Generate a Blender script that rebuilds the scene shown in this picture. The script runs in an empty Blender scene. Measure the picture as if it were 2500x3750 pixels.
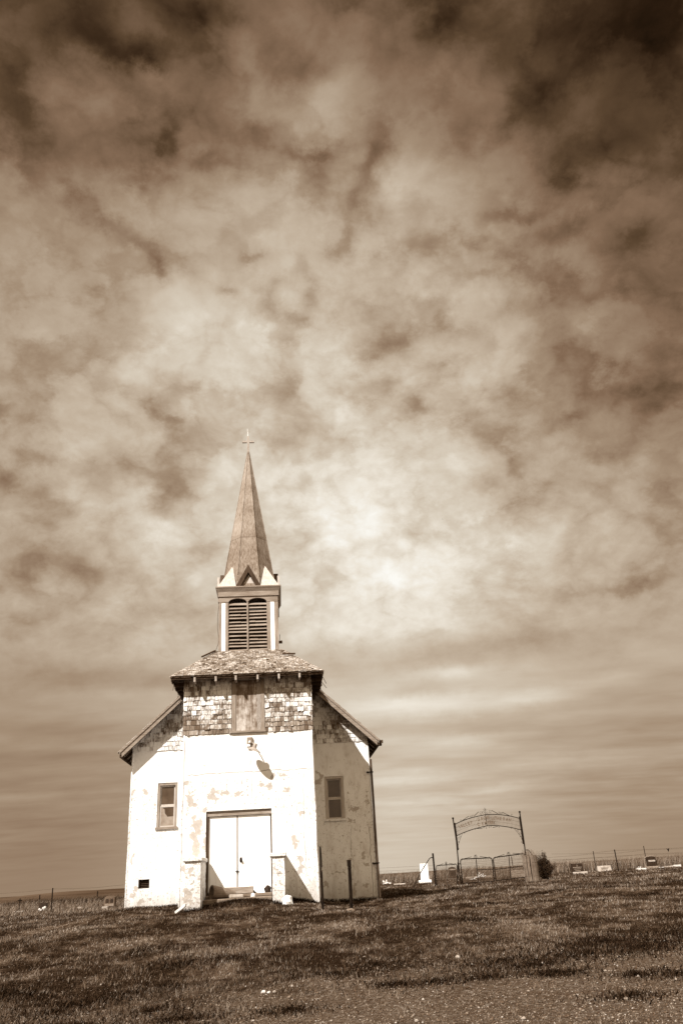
import bpy, math, random
import numpy as np
from mathutils import Vector, Matrix, noise as mnoise
random.seed(7); rng = np.random.default_rng(7)
S = bpy.context.scene; COL = S.collection
R = math.radians
# ------------------------------------------------------------------ camera (fitted to the photograph)
F, PITCH, ROLL = 2914.366, .428, -.0612           # focal length in source pixels (2500x3750)
EYE = .4685                                       # eye height above the church's foot; the road lies a metre lower
YAW, CX, CD = .0927, -3.2683, 25.003              # church heading and the foot of the tower's front
cp, sp, cr, sr = math.cos(PITCH), math.sin(PITCH), math.cos(ROLL), math.sin(ROLL)
_r = Vector((1, 0, 0)); _u = Vector((0, -sp, cp)); FW = Vector((0, cp, sp))
RT = cr*_r + sr*_u; UP = -sr*_r + cr*_u
cd = bpy.data.cameras.new('camera'); cam = bpy.data.objects.new('camera', cd); COL.objects.link(cam)
cam.matrix_world = Matrix(((RT.x, UP.x, -FW.x, 0), (RT.y, UP.y, -FW.y, 0), (RT.z, UP.z, -FW.z, EYE), (0, 0, 0, 1)))
cd.sensor_fit = 'VERTICAL'; cd.sensor_height = 36; cd.lens = F/3750*36; cd.clip_end = 12000; cd.clip_start = .1
S.camera = cam

def ray(px, py): return FW + RT*((px-1250)/F) - UP*((py-1875)/F)
def at(px, py, Y):                                # point of the upright plane Y metres off that is seen at a pixel
    d = ray(px, py); return Vector((d.x*Y/d.y, Y, EYE + d.z*Y/d.y))
def pix(p):
    q = Vector(p) - Vector((0, 0, EYE)); z = q.dot(FW); return 1250 + F*q.dot(RT)/z, 1875 - F*q.dot(UP)/z
def sm(a, b, x):
    t = np.clip((x-a)/(b-a), 0, 1); return t*t*(3-2*t)
PY = [0, 9, 11, 13.5, 16, 19, 22, 24.3, 30, 48, 66, 90, 140, 400, 6000]
PZ = [-1.03, -1.0, -.95, -.8, -.6, -.36, -.14, 0, 0, -.06, .02, -.1, -.9, -2.2, -4.5]
def g(x, y):                                      # height of the ground
    x = np.asarray(x, float); y = np.asarray(y, float)
    z = np.interp(y, PY, PZ)
    z = z - .34*sm(-2.6, .6, x)*sm(17, 25, y)*(1-sm(90, 200, y))
    z = z - .5*sm(-7.0, -11.5, x)*sm(12, 31, y)*(1-sm(150, 400, y))
    z = z - .09*sm(1.5, -1.5, x)*sm(-10, -8.5, x)*sm(20, 22.5, y)*(1-sm(29, 34, y))
    z = z + .15*np.exp(-((x+3.55)/1.0)**2-((y-23.5)/.75)**2)
    z = z - .13*sm(-6.4, -8.2, x)*sm(13, 19, y)*(1-sm(30, 46, y))
    z = z + (.035*np.sin(x*1.3+y*.7)+.03*np.sin(x*.57-y*1.1+1)+.02*np.sin(x*2.9+y*2.3))*sm(9, 14, y)*(1-sm(60, 120, y))*(1-.6*sm(-7, -9, x))
    return z
def gp(px, Y):                                    # point of the ground Y metres off in a pixel column
    x = 0.
    for i in range(12):
        z = float(g(x, Y)); a = pix((x, Y, z))[0]; b = pix((x+.1, Y, z))[0]; x += (px-a)/(b-a)*.1
    return Vector((x, Y, float(g(x, Y))))

# ------------------------------------------------------------------ scene helpers
def tag(o, label=None, cat=None, group=None, kind=None):
    if label: o['label'] = label
    if cat: o['category'] = cat
    if group: o['group'] = group
    if kind: o['kind'] = kind
    return o
def empty(name, loc=(0, 0, 0), rz=0., parent=None):
    o = bpy.data.objects.new(name, None); COL.objects.link(o); o.location = loc; o.rotation_euler = (0, 0, rz)
    if parent: o.parent = parent
    return o
class MB:
    def __init__(s): s.v = []; s.f = []
    def add(s, vs, fs):
        n = len(s.v); s.v += [tuple(p) for p in vs]; s.f += [tuple(i+n for i in q) for q in fs]
    def box(s, x0, x1, y0, y1, z0, z1, M=None):
        vs = [(x, y, z) for z in (z0, z1) for y in (y0, y1) for x in (x0, x1)]
        if M is not None: vs = [M @ Vector(p) for p in vs]
        s.add(vs, [(0, 2, 3, 1), (4, 5, 7, 6), (0, 1, 5, 4), (2, 6, 7, 3), (0, 4, 6, 2), (1, 3, 7, 5)])
    def cbox(s, x0, x1, y0, y1, z0, z1, c=.02, M=None):      # chamfered box
        vs = []; 
        for (a, b, z) in ((c, c, z0), (0, 0, z0+c), (0, 0, z1-c), (c, c, z1)):
            vs += [(x0+a, y0+c, z), (x0+c, y0+a, z), (x1-c, y0+a, z), (x1-a, y0+c, z), (x1-a, y1-c, z), (x1-c, y1-a, z), (x0+c, y1-a, z), (x0+a, y1-c, z)]
        if M is not None: vs = [M @ Vector(p) for p in vs]
        fs = [tuple(range(7, -1, -1)), tuple(range(24, 32))]
        for k in range(3):
            for i in range(8): j = (i+1) % 8; fs.append((k*8+i, k*8+j, k*8+8+j, k*8+8+i))
        s.add(vs, fs)
    def poly(s, prof, y0, y1):                               # (x, z) outline pushed from y0 to y1
        n = len(prof); s.add([(x, y0, z) for x, z in prof]+[(x, y1, z) for x, z in prof],
            [tuple(range(n)), tuple(range(2*n-1, n-1, -1))]+[(i, n+i, n+(i+1) % n, (i+1) % n) for i in range(n)])
    def tube(s, pts, r, n=6, caps=True):
        pts = [Vector(p) for p in pts]; rs = r if isinstance(r, (list, tuple)) else [r]*len(pts); b = len(s.v)
        for i, p in enumerate(pts):
            t = (pts[min(i+1, len(pts)-1)]-pts[max(i-1, 0)]).normalized()
            a = t.cross(Vector((0, 1, 0)) if abs(t.y) < .9 else Vector((1, 0, 0))).normalized(); c = t.cross(a)
            s.v += [tuple(p+(a*math.cos(k*math.tau/n)+c*math.sin(k*math.tau/n))*rs[i]) for k in range(n)]
        for i in range(len(pts)-1):
            for k in range(n): l = (k+1) % n; s.f.append((b+i*n+k, b+i*n+l, b+i*n+n+l, b+i*n+n+k))
        if caps: s.f.append(tuple(b+k for k in range(n-1, -1, -1))); e = b+(len(pts)-1)*n; s.f.append(tuple(e+k for k in range(n)))
    def lathe(s, prof, n=20, M=None):                        # (r, z) profile about z
        b = len(s.v); M = M or Matrix()
        for r, z in prof: s.v += [tuple(M @ Vector((r*math.cos(k*math.tau/n), r*math.sin(k*math.tau/n), z))) for k in range(n)]
        for i in range(len(prof)-1):
            for k in range(n): l = (k+1) % n; s.f.append((b+i*n+k, b+i*n+l, b+i*n+n+l, b+i*n+n+k))
        s.f.append(tuple(b+k for k in range(n-1, -1, -1))); e = b+(len(prof)-1)*n; s.f.append(tuple(e+k for k in range(n)))
    def ball(s, c, r, n=8, m=6, jit=0):
        vs = []; c = Vector(c); r = Vector(r) if not isinstance(r, (int, float)) else Vector((r, r, r))
        sd = random.random()*50
        for i in range(m+1):
            for k in range(n):
                th = math.pi*i/m; ph = k*math.tau/n
                d = Vector((math.sin(th)*math.cos(ph), math.sin(th)*math.sin(ph), math.cos(th)))
                q = 1+jit*mnoise.noise(d*1.6+Vector((sd, 0, 0))) + jit*.5*mnoise.noise(d*3.7+Vector((0, sd, 0)))
                vs.append(c+Vector((d.x*r.x, d.y*r.y, d.z*r.z))*q)
        fs = [(i*n+k, i*n+n+k, i*n+n+(k+1) % n, i*n+(k+1) % n) for i in range(m) for k in range(n)]
        s.add(vs, fs)
    def wall(s, x0, x1, z0, z1, yf, th, holes):              # upright wall with rectangular openings
        xs = sorted({x0, x1, *[h[0] for h in holes], *[h[1] for h in holes]}); zs = sorted({z0, z1, *[h[2] for h in holes], *[h[3] for h in holes]})
        def fill(i, j):
            if i < 0 or j < 0 or i >= len(xs)-1 or j >= len(zs)-1: return False
            x, z = (xs[i]+xs[i+1])/2, (zs[j]+zs[j+1])/2
            return not any(h[0] < x < h[1] and h[2] < z < h[3] for h in holes)
        yb = yf+th
        for i in range(len(xs)-1):
            for j in range(len(zs)-1):
                if not fill(i, j): continue
                a, b, c, d = xs[i], xs[i+1], zs[j], zs[j+1]
                s.add([(a, yf, c), (b, yf, c), (b, yf, d), (a, yf, d)], [(0, 1, 2, 3)]); s.add([(a, yb, c), (b, yb, c), (b, yb, d), (a, yb, d)], [(3, 2, 1, 0)])
                if not fill(i-1, j): s.add([(a, yf, c), (a, yf, d), (a, yb, d), (a, yb, c)], [(0, 1, 2, 3)])
                if not fill(i+1, j): s.add([(b, yf, c), (b, yf, d), (b, yb, d), (b, yb, c)], [(3, 2, 1, 0)])
                if not fill(i, j-1): s.add([(a, yf, c), (b, yf, c), (b, yb, c), (a, yb, c)], [(3, 2, 1, 0)])
                if not fill(i, j+1): s.add([(a, yf, d), (b, yf, d), (b, yb, d), (a, yb, d)], [(0, 1, 2, 3)])
    def build(s, name, m, parent=None, smooth=False, loc=None, rz=0):
        me = bpy.data.meshes.new(name); me.from_pydata(s.v, [], s.f); me.validate(); me.update()
        if m: me.materials.append(m)
        if smooth: me.polygons.foreach_set('use_smooth', [True]*len(me.polygons))
        o = bpy.data.objects.new(name, me); COL.objects.link(o)
        if parent: o.parent = parent
        if loc is not None: o.location = loc
        if rz: o.rotation_euler = (0, 0, rz)
        return o

# ------------------------------------------------------------------ node helpers
def s2l(c): c = c/255; return c/12.92 if c <= .04045 else ((c+.055)/1.055)**2.4
def rgb(r, g_, b): return (s2l(r), s2l(g_), s2l(b), 1)
class NT:
    def __init__(s, tree): s.t = tree; s.L = tree.links
    def node(s, typ, **k):
        n = s.t.nodes.new(typ)
        for a, b in k.items(): setattr(n, a, b)
        return n
    def put(s, sock, v):
        if hasattr(v, 'is_output'): s.L.new(v, sock)
        elif v is not None: sock.default_value = v
    def m(s, op, a, b=None, c=None, clamp=False):
        n = s.node('ShaderNodeMath', operation=op, use_clamp=clamp)
        for i, v in enumerate((a, b, c)): s.put(n.inputs[i], v)
        return n.outputs[0]
    def v(s, op, a, b=None):
        n = s.node('ShaderNodeVectorMath', operation=op); s.put(n.inputs[0], a)
        if op == 'SCALE': s.put(n.inputs['Scale'], b)
        elif b is not None: s.put(n.inputs[1], b)
        return n.outputs['Value' if op in ('DOT_PRODUCT', 'LENGTH') else 'Vector']
    def noise(s, vec, scale, detail=4, rough=.55, dist=0., out='Fac'):
        n = s.node('ShaderNodeTexNoise'); s.put(n.inputs['Vector'], vec); n.inputs['Scale'].default_value = scale
        n.inputs['Detail'].default_value = detail; n.inputs['Roughness'].default_value = rough; n.inputs['Distortion'].default_value = dist
        return n.outputs[out]
    def mix(s, f, a, b):
        n = s.node('ShaderNodeMix', data_type='RGBA'); s.put(n.inputs[0], f); s.put(n.inputs[6], a); s.put(n.inputs[7], b); return n.outputs[2]
    def ramp(s, f, stops, interp='LINEAR'):
        n = s.node('ShaderNodeValToRGB'); s.put(n.inputs[0], f); r = n.color_ramp; r.interpolation = interp
        while len(r.elements) < len(stops): r.elements.new(.5)
        for e, (p, c) in zip(r.elements, stops): e.position = p; e.color = c if hasattr(c, '__len__') else (c, c, c, 1)
        return n.outputs[0]
    def step(s, x, a, b):                                    # smooth step as a value
        n = s.node('ShaderNodeMapRange', interpolation_type='SMOOTHSTEP'); s.put(n.inputs[0], x)
        n.inputs[1].default_value = a; n.inputs[2].default_value = b; n.inputs[3].default_value = 0; n.inputs[4].default_value = 1; return n.outputs[0]
    def obj(s): return s.node('ShaderNodeTexCoord').outputs['Object']
    def pos(s): return s.node('ShaderNodeNewGeometry').outputs['Position']
    def island(s): return s.node('ShaderNodeNewGeometry').outputs['Random Per Island']
    def bump(s, h, strength, dist): 
        n = s.node('ShaderNodeBump'); s.put(n.inputs['Height'], h); n.inputs['Strength'].default_value = strength; n.inputs['Distance'].default_value = dist; return n.outputs[0]
    def xyz(s, vec): n = s.node('ShaderNodeSeparateXYZ'); s.put(n.inputs[0], vec); return n.outputs
    def comb(s, x, y, z):
        n = s.node('ShaderNodeCombineXYZ')
        for i, q in enumerate((x, y, z)): s.put(n.inputs[i], q)
        return n.outputs[0]
def mat(name, fn):
    m = bpy.data.materials.new(name); m.use_nodes = True; t = m.node_tree; b = t.nodes['Principled BSDF']
    b.inputs['Roughness'].default_value = .9; b.inputs['Specular IOR Level'].default_value = .0 if any(q in name for q in ('grass', 'ground', 'gravel', 'leaves', 'hill')) else .15
    k = NT(t); r = fn(k)
    if not isinstance(r, dict): r = {'Base Color': r}
    for a, v in r.items(): k.put(b.inputs[a], v)
    return m
def sep(v, w=0.):                                            # a sepia-toned reflectance of about v
    r = min(v*1.12+.002, .9); q = [0, .05, .12, .3, .5, .7, .85]
    return (r, r*float(np.interp(r, q, [.54, .58, .67, .81, .885, .94, .975])), r*float(np.interp(r, q, [.28, .33, .44, .645, .785, .88, .945])), 1)

# ------------------------------------------------------------------ materials
def m_wood(name, a, b, sc=(14, 14, 1.2), bump=.3):
    def fn(k):
        o = k.obj(); n = k.noise(k.v('MULTIPLY', o, sc), 2.2, 6, .65); n2 = k.noise(o, 1.7, 4, .6)
        f = k.m('ADD', k.m('MULTIPLY', n, .75), k.m('MULTIPLY', n2, .35))
        return {'Base Color': k.ramp(f, [(.36, a), (.66, b)]), 'Normal': k.bump(n, bump, .01)}
    return mat(name, fn)
M = {}
M['wood'] = m_wood('weathered_wood', sep(.15), sep(.31))
M['wood_dark'] = m_wood('dark_wood', sep(.03), sep(.09))
M['wood_pale'] = m_wood('pale_wood', sep(.2), sep(.42))
M['wood_h'] = m_wood('weathered_wood_level', sep(.14), sep(.3), (1.2, 14, 14))
M['iron'] = mat('rusty_iron', lambda k: {'Base Color': k.ramp(k.noise(k.obj(), 9, 4), [(.3, sep(.004)), (.7, sep(.016))]), 'Roughness': .9, 'Specular IOR Level': .1})
M['wire'] = mat('fence_wire', lambda k: {'Base Color': k.ramp(k.noise(k.obj(), 3, 2), [(.3, sep(.05)), (.7, sep(.11))]), 'Roughness': .6})
M['black'] = mat('void_shade', lambda k: k.ramp(k.noise(k.obj(), 4, 2), [(.3, sep(.01)), (.7, sep(.02))]))
M['window_paint'] = mat('worn_window_paint', lambda k: k.ramp(k.noise(k.v('MULTIPLY', k.obj(), (8, 8, 1.5)), 3, 5), [(.3, sep(.36)), (.7, sep(.5))]))
M['white_paint'] = mat('white_paint', lambda k: k.ramp(k.noise(k.v('MULTIPLY', k.obj(), (6, 6, 1.2)), 3, 5), [(.22, sep(.5)), (.4, sep(.84)), (.7, sep(.88))]))
def fn_spire(k):
    o = k.obj(); x, y, z = k.xyz(o)[:]
    n = k.noise(k.v('MULTIPLY', o, (26, 26, 1.1)), 1.6, 5, .6); n2 = k.noise(o, 1.5, 5, .6)
    f = k.m('ADD', k.m('MULTIPLY', n, .72), k.m('MULTIPLY', n2, .42)); f = k.m('SUBTRACT', f, .04)
    f = k.m('SUBTRACT', f, k.m('MULTIPLY', k.step(z, 13.2, 10.2), .07))
    seam = k.m('LESS_THAN', k.m('ABSOLUTE', k.m('SUBTRACT', z, 11.72)), .012)
    c = k.ramp(f, [(.36, sep(.13)), (.52, sep(.25)), (.7, sep(.36))])
    return {'Base Color': k.mix(k.m('MULTIPLY', seam, .6), c, sep(.07)), 'Roughness': .75, 'Normal': k.bump(n, .15, .01)}
M['spire'] = mat('spire_sheeting', fn_spire)
M['spire_pale'] = mat('pale_sheeting', lambda k: {'Base Color': k.ramp(k.noise(k.v('MULTIPLY', k.obj(), (8, 8, 2)), 2, 5), [(.3, sep(.38)), (.7, sep(.52))]), 'Roughness': .7})

def stucco(name, spots, dense, crack):
    # white wash peeling to tan render: patches of their own shape, listed as (x, z, rx, rz)
    def fn(k):
        o = k.obj(); x, y, z = k.xyz(o)[:]
        w = k.v('SUBTRACT', k.noise(o, 3.2, 5, .6, out='Color'), (.5, .5, .5)); wx, wy, wz = k.xyz(w)[:]
        xx = k.m('MULTIPLY_ADD', wx, .55, x); zz = k.m('MULTIPLY_ADD', wz, .55, z)
        acc = None
        for (sx, sz, rx, rz) in spots:
            a = k.m('MULTIPLY', k.m('SUBTRACT', xx, sx), 1/rx); b = k.m('MULTIPLY', k.m('SUBTRACT', zz, sz), 1/rz)
            d = k.m('SUBTRACT', 1, k.m('ADD', k.m('MULTIPLY', a, a), k.m('MULTIPLY', b, b)))
            acc = d if acc is None else k.m('MAXIMUM', acc, d)
        n = k.noise(o, 5.5, 7, .62)
        f = k.m('ADD', k.m('MULTIPLY', k.m('MAXIMUM', acc, -.6), .5), k.m('MULTIPLY', k.m('SUBTRACT', n, .5), 3.2))
        peel = k.step(f, .24, .3)
        # small flakes, denser low and near the listed patches
        n2 = k.noise(o, 13, 6, .6); n3 = k.noise(o, 1.1, 3, .5)
        low = k.m('ADD', k.m('MULTIPLY', k.step(z, 3.45, 3.2), dense), k.m('MULTIPLY', n3, .12))
        fl = k.step(k.m('ADD', n2, low), .742, .757)
        n4 = k.noise(o, 31, 4, .6); fl = k.m('MAXIMUM', fl, k.step(k.m('ADD', n4, k.m('MULTIPLY', low, .9)), .735, .75))
        p = k.m('MAXIMUM', peel, fl)
        base = k.ramp(k.noise(k.v('MULTIPLY', o, (1.6, 1.6, .7)), 2.5, 8, .7), [(.28, sep(.5)), (.38, sep(.66)), (.5, sep(.76)), (.75, sep(.81))])
        c = k.mix(p, base, k.ramp(k.noise(o, 11, 4), [(.3, sep(.38)), (.7, sep(.5))]))
        h = k.m('SUBTRACT', k.m('ADD', k.m('MULTIPLY', k.noise(o, 2.2, 4), .9), k.m('MULTIPLY', k.noise(o, 40, 4), .12)), k.m('MULTIPLY', p, .25))
        c = k.mix(k.m('MULTIPLY', k.step(k.m('ADD', z, k.m('MULTIPLY', k.noise(k.v('MULTIPLY', o, (5, 5, .4)), 2, 6, .65), -1.1)), .05, -.75), .55), c, sep(.28))   # soil splash at the foot
        lines = None
        for kind, a0, lo, hi, amp, wd in crack:
            u, vv = (x, z) if kind == 'h' else (z, x)
            wob = k.m('MULTIPLY', k.m('SUBTRACT', k.noise(k.comb(u, a0*7.3, 0), 2.3, 7, .62), .5), amp)
            d = k.m('ABSOLUTE', k.m('SUBTRACT', k.m('SUBTRACT', vv, a0), wob))
            ln = k.m('MULTIPLY', k.step(d, wd, wd*.4), k.m('MULTIPLY', k.step(u, lo, lo+.15), k.step(u, hi, hi-.15)))
            lines = ln if lines is None else k.m('MAXIMUM', lines, ln)
        if lines is not None: c = k.mix(k.m('MULTIPLY', lines, .75), c, sep(.12))
        return {'Base Color': c, 'Normal': k.bump(h, .6, .03)}
    return mat(name, fn)
M['stucco_tower'] = stucco('peeling_stucco_tower', [(-1.05, 2.85, .3, .2), (-.72, 2.9, .18, .1), (-1.72, 2.75, .17, .34), (-1.83, 3.22, .13, .1), (-1.55, 1.95, .2, .42), (-1.5, 1.35, .2, .34), (-1.25, 1.6, .1, .28),
    (-1.8, .9, .14, .2), (-1.75, .25, .13, .25), (.5, 3.05, .25, .16), (1.1, 2.95, .17, .13), (-.3, 2.85, .16, .16), (1.45, .75, .14, .3), (1.35, 1.45, .14, .16), (.75, 3.3, .09, .1), (1.0, 3.3, .12, .06), (1.55, 2.2, .06, .08), (-1.3, 2.4, .1, .1)], .075,
    [('h', 3.47, -1.9, 2.1, .22, .013), ('v', -.85, 3.35, 4.4, .03, .005), ('v', .1, 2.6, 3.35, .1, .006), ('v', 1.62, .4, 3.0, .25, .008)])
M['stucco_nave'] = stucco('peeling_stucco_nave', [(-3.55, 3.35, .16, .12), (-3.9, 3.2, .08, .35), (-3.2, 2.9, .07, .06), (-3.75, .3, .12, .2), (-3.5, .1, .08, .09), (-3.2, .12, .05, .05), (-3.85, 1.4, .06, .3),
    (2.24, 3.5, .16, .17), (3.45, 1.02, .15, .1), (3.62, .72, .1, .11), (3.22, -.02, .15, .2), (3.1, .95, .12, .1), (2.75, .55, .25, .08), (3.3, .25, .09, .09), (3.6, .15, .09, .07), (3.35, 2.5, .2, .06), (3.2, 2.1, .1, .06), (3.8, 2.75, .06, .3), (2.3, .2, .07, .2), (3.55, -.2, .1, .08)], .055,
    [('v', 3.82, -.3, 2.0, .22, .012), ('v', 3.2, .4, 2.0, .35, .007), ('h', -.2, 3.3, 3.95, .25, .012)])
M['stucco_pier'] = stucco('peeling_stucco_pier', [(-1.6, .1, .16, .3), (-1.5, .75, .12, .1), (.85, .65, .12, .05)], .10, [('h', .62, .6, 1.05, .06, .008), ('h', .2, .6, 1.05, .06, .008)])

def fn_sh(white, lo, hi):
    def fn(k):
        o = k.obj(); i = k.island()
        st = k.noise(k.v('MULTIPLY', o, (30, 30, 2.5)), 1.5, 5, .65); lf = k.noise(o, 1.25, 5, .65); sp_ = k.noise(o, 9, 4, .6)
        x, y, z = k.xyz(o)[:]
        f = k.m('ADD', k.m('ADD', k.m('MULTIPLY', k.m('SUBTRACT', i, .5), .26), k.m('MULTIPLY', k.m('SUBTRACT', st, .5), 1.5)), k.m('MULTIPLY', k.m('SUBTRACT', lf, .5), 2.2))
        f = k.m('ADD', k.m('ADD', f, k.m('MULTIPLY', k.m('SUBTRACT', sp_, .5), .5)), k.m('MULTIPLY', k.step(z, lo, hi), .38))
        wh = k.step(f, -.12-white, .34-white)
        bare = k.ramp(k.m('ADD', k.m('MULTIPLY', st, .6), k.m('MULTIPLY', i, .4)), [(.3, sep(.1)), (.6, sep(.26)), (.8, sep(.36))])
        return {'Base Color': k.mix(wh, bare, k.mix(i, sep(.62), sep(.84))), 'Normal': k.bump(st, .25, .006)}
    return fn
M['shingle_wall'] = mat('painted_wall_shingles', fn_sh(-.22, 4.7, 5.7))
M['shingle_gable'] = mat('painted_gable_shingles', fn_sh(-.2, 4.2, 4.6))
def fn_roofsh(k):
    o = k.obj(); i = k.island(); st = k.noise(k.v('MULTIPLY', o, (22, 8, 8)), 1.5, 5, .6); lf = k.noise(o, 1.6, 4, .6)
    f = k.m('ADD', k.m('ADD', k.m('MULTIPLY', i, .26), k.m('MULTIPLY', st, .42)), k.m('MULTIPLY', lf, .5))
    return {'Base Color': k.ramp(f, [(.36, sep(.11)), (.56, sep(.27)), (.8, sep(.5))]), 'Normal': k.bump(st, .3, .006)}
M['shingle_roof'] = mat('weathered_roof_shingles', fn_roofsh)
def fn_ply(k):
    o = k.obj(); a = k.noise(k.v('MULTIPLY', o, (10, 10, 1.0)), 2.2, 7, .7); b = k.noise(o, 3, 6, .7); x, y, z = k.xyz(o)[:]
    f = k.m('ADD', k.m('ADD', k.m('MULTIPLY', a, .7), k.m('MULTIPLY', b, .6)), k.m('MULTIPLY', k.step(z, 6.1, 4.8), .12))
    return {'Base Color': k.ramp(f, [(.48, sep(.06)), (.66, sep(.17)), (.80, sep(.4)), (.92, sep(.6))]), 'Normal': k.bump(a, .3, .01)}
M['plywood'] = mat('peeling_plywood', fn_ply)
def fn_grain(k):
    o = k.obj(); w = k.node('ShaderNodeTexWave', wave_type='BANDS', bands_direction='X'); k.put(w.inputs[0], k.v('MULTIPLY', o, (1, 1, .22)))
    w.inputs['Scale'].default_value = 17; w.inputs['Distortion'].default_value = 7; w.inputs['Detail'].default_value = 3; w.inputs['Detail Scale'].default_value = 1.1
    return k.ramp(w.outputs['Fac'], [(.15, sep(.08)), (.5, sep(.3)), (.9, sep(.5))])
M['grain'] = mat('raised_grain_board', fn_grain)
def fn_glass(k):
    o = k.obj(); return {'Base Color': k.ramp(k.noise(o, 2.4, 4), [(.3, sep(.045)), (.7, sep(.085))]), 'Roughness': .12, 'Specular IOR Level': .5}
M['glass'] = mat('dusty_glass', fn_glass)
M['glass_sun'] = mat('dusty_glass_sunlit', lambda k: {'Base Color': k.ramp(k.noise(k.obj(), 3.5, 6), [(.3, sep(.05)), (.7, sep(.09))]), 'Roughness': .2, 'Specular IOR Level': .5})  # lit copy of the pane glass, sun put into a slightly paler base
M['torn'] = mat('pale_card', lambda k: k.ramp(k.noise(k.obj(), 5, 4), [(.3, sep(.2)), (.7, sep(.3))]))
M['door'] = mat('white_door', lambda k: {'Base Color': k.ramp(k.noise(k.v('MULTIPLY', k.obj(), (5, 5, .9)), 2.4, 6, .6), [(.25, sep(.66)), (.45, sep(.84)), (.75, sep(.88))])})
M['lintel'] = m_wood('lintel_timber', sep(.16), sep(.34), (1.5, 12, 12))
M['concrete'] = mat('concrete', lambda k: {'Base Color': k.ramp(k.noise(k.obj(), 5, 7, .65), [(.3, sep(.11)), (.7, sep(.24))]), 'Normal': k.bump(k.noise(k.obj(), 25, 4), .4, .01)})
M['stone_dark'] = mat('dark_granite', lambda k: {'Base Color': k.ramp(k.noise(k.obj(), 7, 6), [(.3, sep(.016)), (.7, sep(.04))]), 'Roughness': .6})
M['stone_mid'] = mat('grey_granite', lambda k: k.ramp(k.noise(k.obj(), 6, 6), [(.3, sep(.14)), (.7, sep(.28))]))
M['stone_white'] = mat('white_marble', lambda k: k.ramp(k.noise(k.obj(), 3, 6), [(.25, sep(.55)), (.45, sep(.8)), (.8, sep(.86))]))
M['stone_light'] = mat('light_stone', lambda k: k.ramp(k.noise(k.obj(), 5, 6), [(.3, sep(.45)), (.7, sep(.65))]))
M['stone_old'] = mat('weathered_stone', lambda k: k.ramp(k.noise(k.obj(), 6, 6), [(.3, sep(.07)), (.7, sep(.14))]))
M['stone_pale'] = mat('pale_stone', lambda k: k.ramp(k.noise(k.obj(), 5, 6), [(.3, sep(.26)), (.7, sep(.42))]))
M['letter'] = mat('cut_lettering', lambda k: k.ramp(k.noise(k.obj(), 5, 2), [(.3, sep(.10)), (.7, sep(.14))]))
M['slat'] = m_wood('weathered_slats', sep(.06), sep(.22), (9, 9, .8))
M['leaf'] = mat('shrub_leaves', lambda k: k.ramp(k.island(), [(0, sep(.02)), (.6, sep(.04)), (1, sep(.09))]))
M['bark'] = mat('shrub_bark', lambda k: k.ramp(k.noise(k.obj(), 6, 3), [(.3, sep(.02)), (.7, sep(.05))]))

def patch(k, p):                                             # turf dark green with clump shade in its colour (1) or dry (0)
    x, y, z = k.xyz(p)[:]
    q = k.comb(x, k.m('MULTIPLY', y, .85), 0)
    return k.m('ADD', k.m('MULTIPLY', k.noise(q, .55, 6, .65), .75), k.m('MULTIPLY', k.noise(q, 3., 5, .65), .5))
def gravelmask(k, p):
    x, y, z = k.xyz(p)[:]
    e = k.m('ADD', k.m('SUBTRACT', y, k.m('MULTIPLY', x, .22)), k.m('MULTIPLY', k.m('SUBTRACT', k.noise(p, .6, 6, .65), .5), -9))
    return k.step(e, 13.8, 11.8)
def fn_ground(k):
    p = k.pos(); n = k.noise(p, 9, 6, .7); f = patch(k, p); x, y, z = k.xyz(p)[:]
    turf = k.ramp(k.m('ADD', f, k.m('MULTIPLY', k.m('SUBTRACT', n, .5), .35)), [(.46, sep(.17)), (.57, sep(.085)), (.68, sep(.022))])
    v = k.node('ShaderNodeTexVoronoi'); k.put(v.inputs['Vector'], p); v.inputs['Scale'].default_value = 24
    grav = k.mix(k.step(n, .3, .7), k.ramp(k.noise(p, 1.3, 5, .6), [(.3, sep(.07)), (.7, sep(.15))]), k.ramp(v.outputs['Color'], [(.2, sep(.08)), (.6, sep(.16)), (.95, sep(.3))]))
    far = k.ramp(k.noise(k.comb(k.m('MULTIPLY', x, .02), k.m('MULTIPLY', y, .05), 0), 1.3, 5), [(.35, sep(.05)), (.65, sep(.11))])
    c = k.mix(gravelmask(k, p), turf, grav); c = k.mix(k.step(y, 80, 160), c, far)
    c = k.mix(k.step(k.noise(p, 38, 5, .75), .44, .62), c, k.mix(.5, c, (.008, .005, .003, 1))); return {'Base Color': c, 'Normal': k.bump(k.noise(p, 22, 7, .75), .9, .06)}
M['ground'] = mat('prairie_ground', fn_ground)
M['hill'] = mat('far_hill', lambda k: k.ramp(k.noise(k.v('MULTIPLY', k.pos(), (.012, .004, .2)), 1.2, 5), [(.35, sep(.05)), (.65, sep(.10))]))
def fn_grass(k):
    i = k.island(); f = patch(k, k.pos())
    dry = k.ramp(i, [(0, sep(.062)), (.5, sep(.155)), (.86, sep(.28)), (1, sep(.42))]); dark = k.ramp(i, [(0, sep(.012)), (.7, sep(.038)), (1, sep(.11))])
    return k.mix(k.step(f, .54, .66), dry, dark)
M['grass'] = mat('short_grass', fn_grass)
M['grass_dark'] = mat('dark_tuft_grass', lambda k: k.ramp(k.island(), [(0, sep(.006)), (.75, sep(.02)), (1, sep(.07))]))  # near-black colour carries the dense shadow within the clumps
M['grass_tall'] = mat('tall_dry_grass', lambda k: k.ramp(k.island(), [(0, sep(.06)), (.5, sep(.14)), (1, sep(.28))]))
M['pebble'] = mat('gravel_stones', lambda k: k.ramp(k.island(), [(0, sep(.05)), (.6, sep(.13)), (.95, sep(.26)), (1, sep(.42))]))

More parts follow.
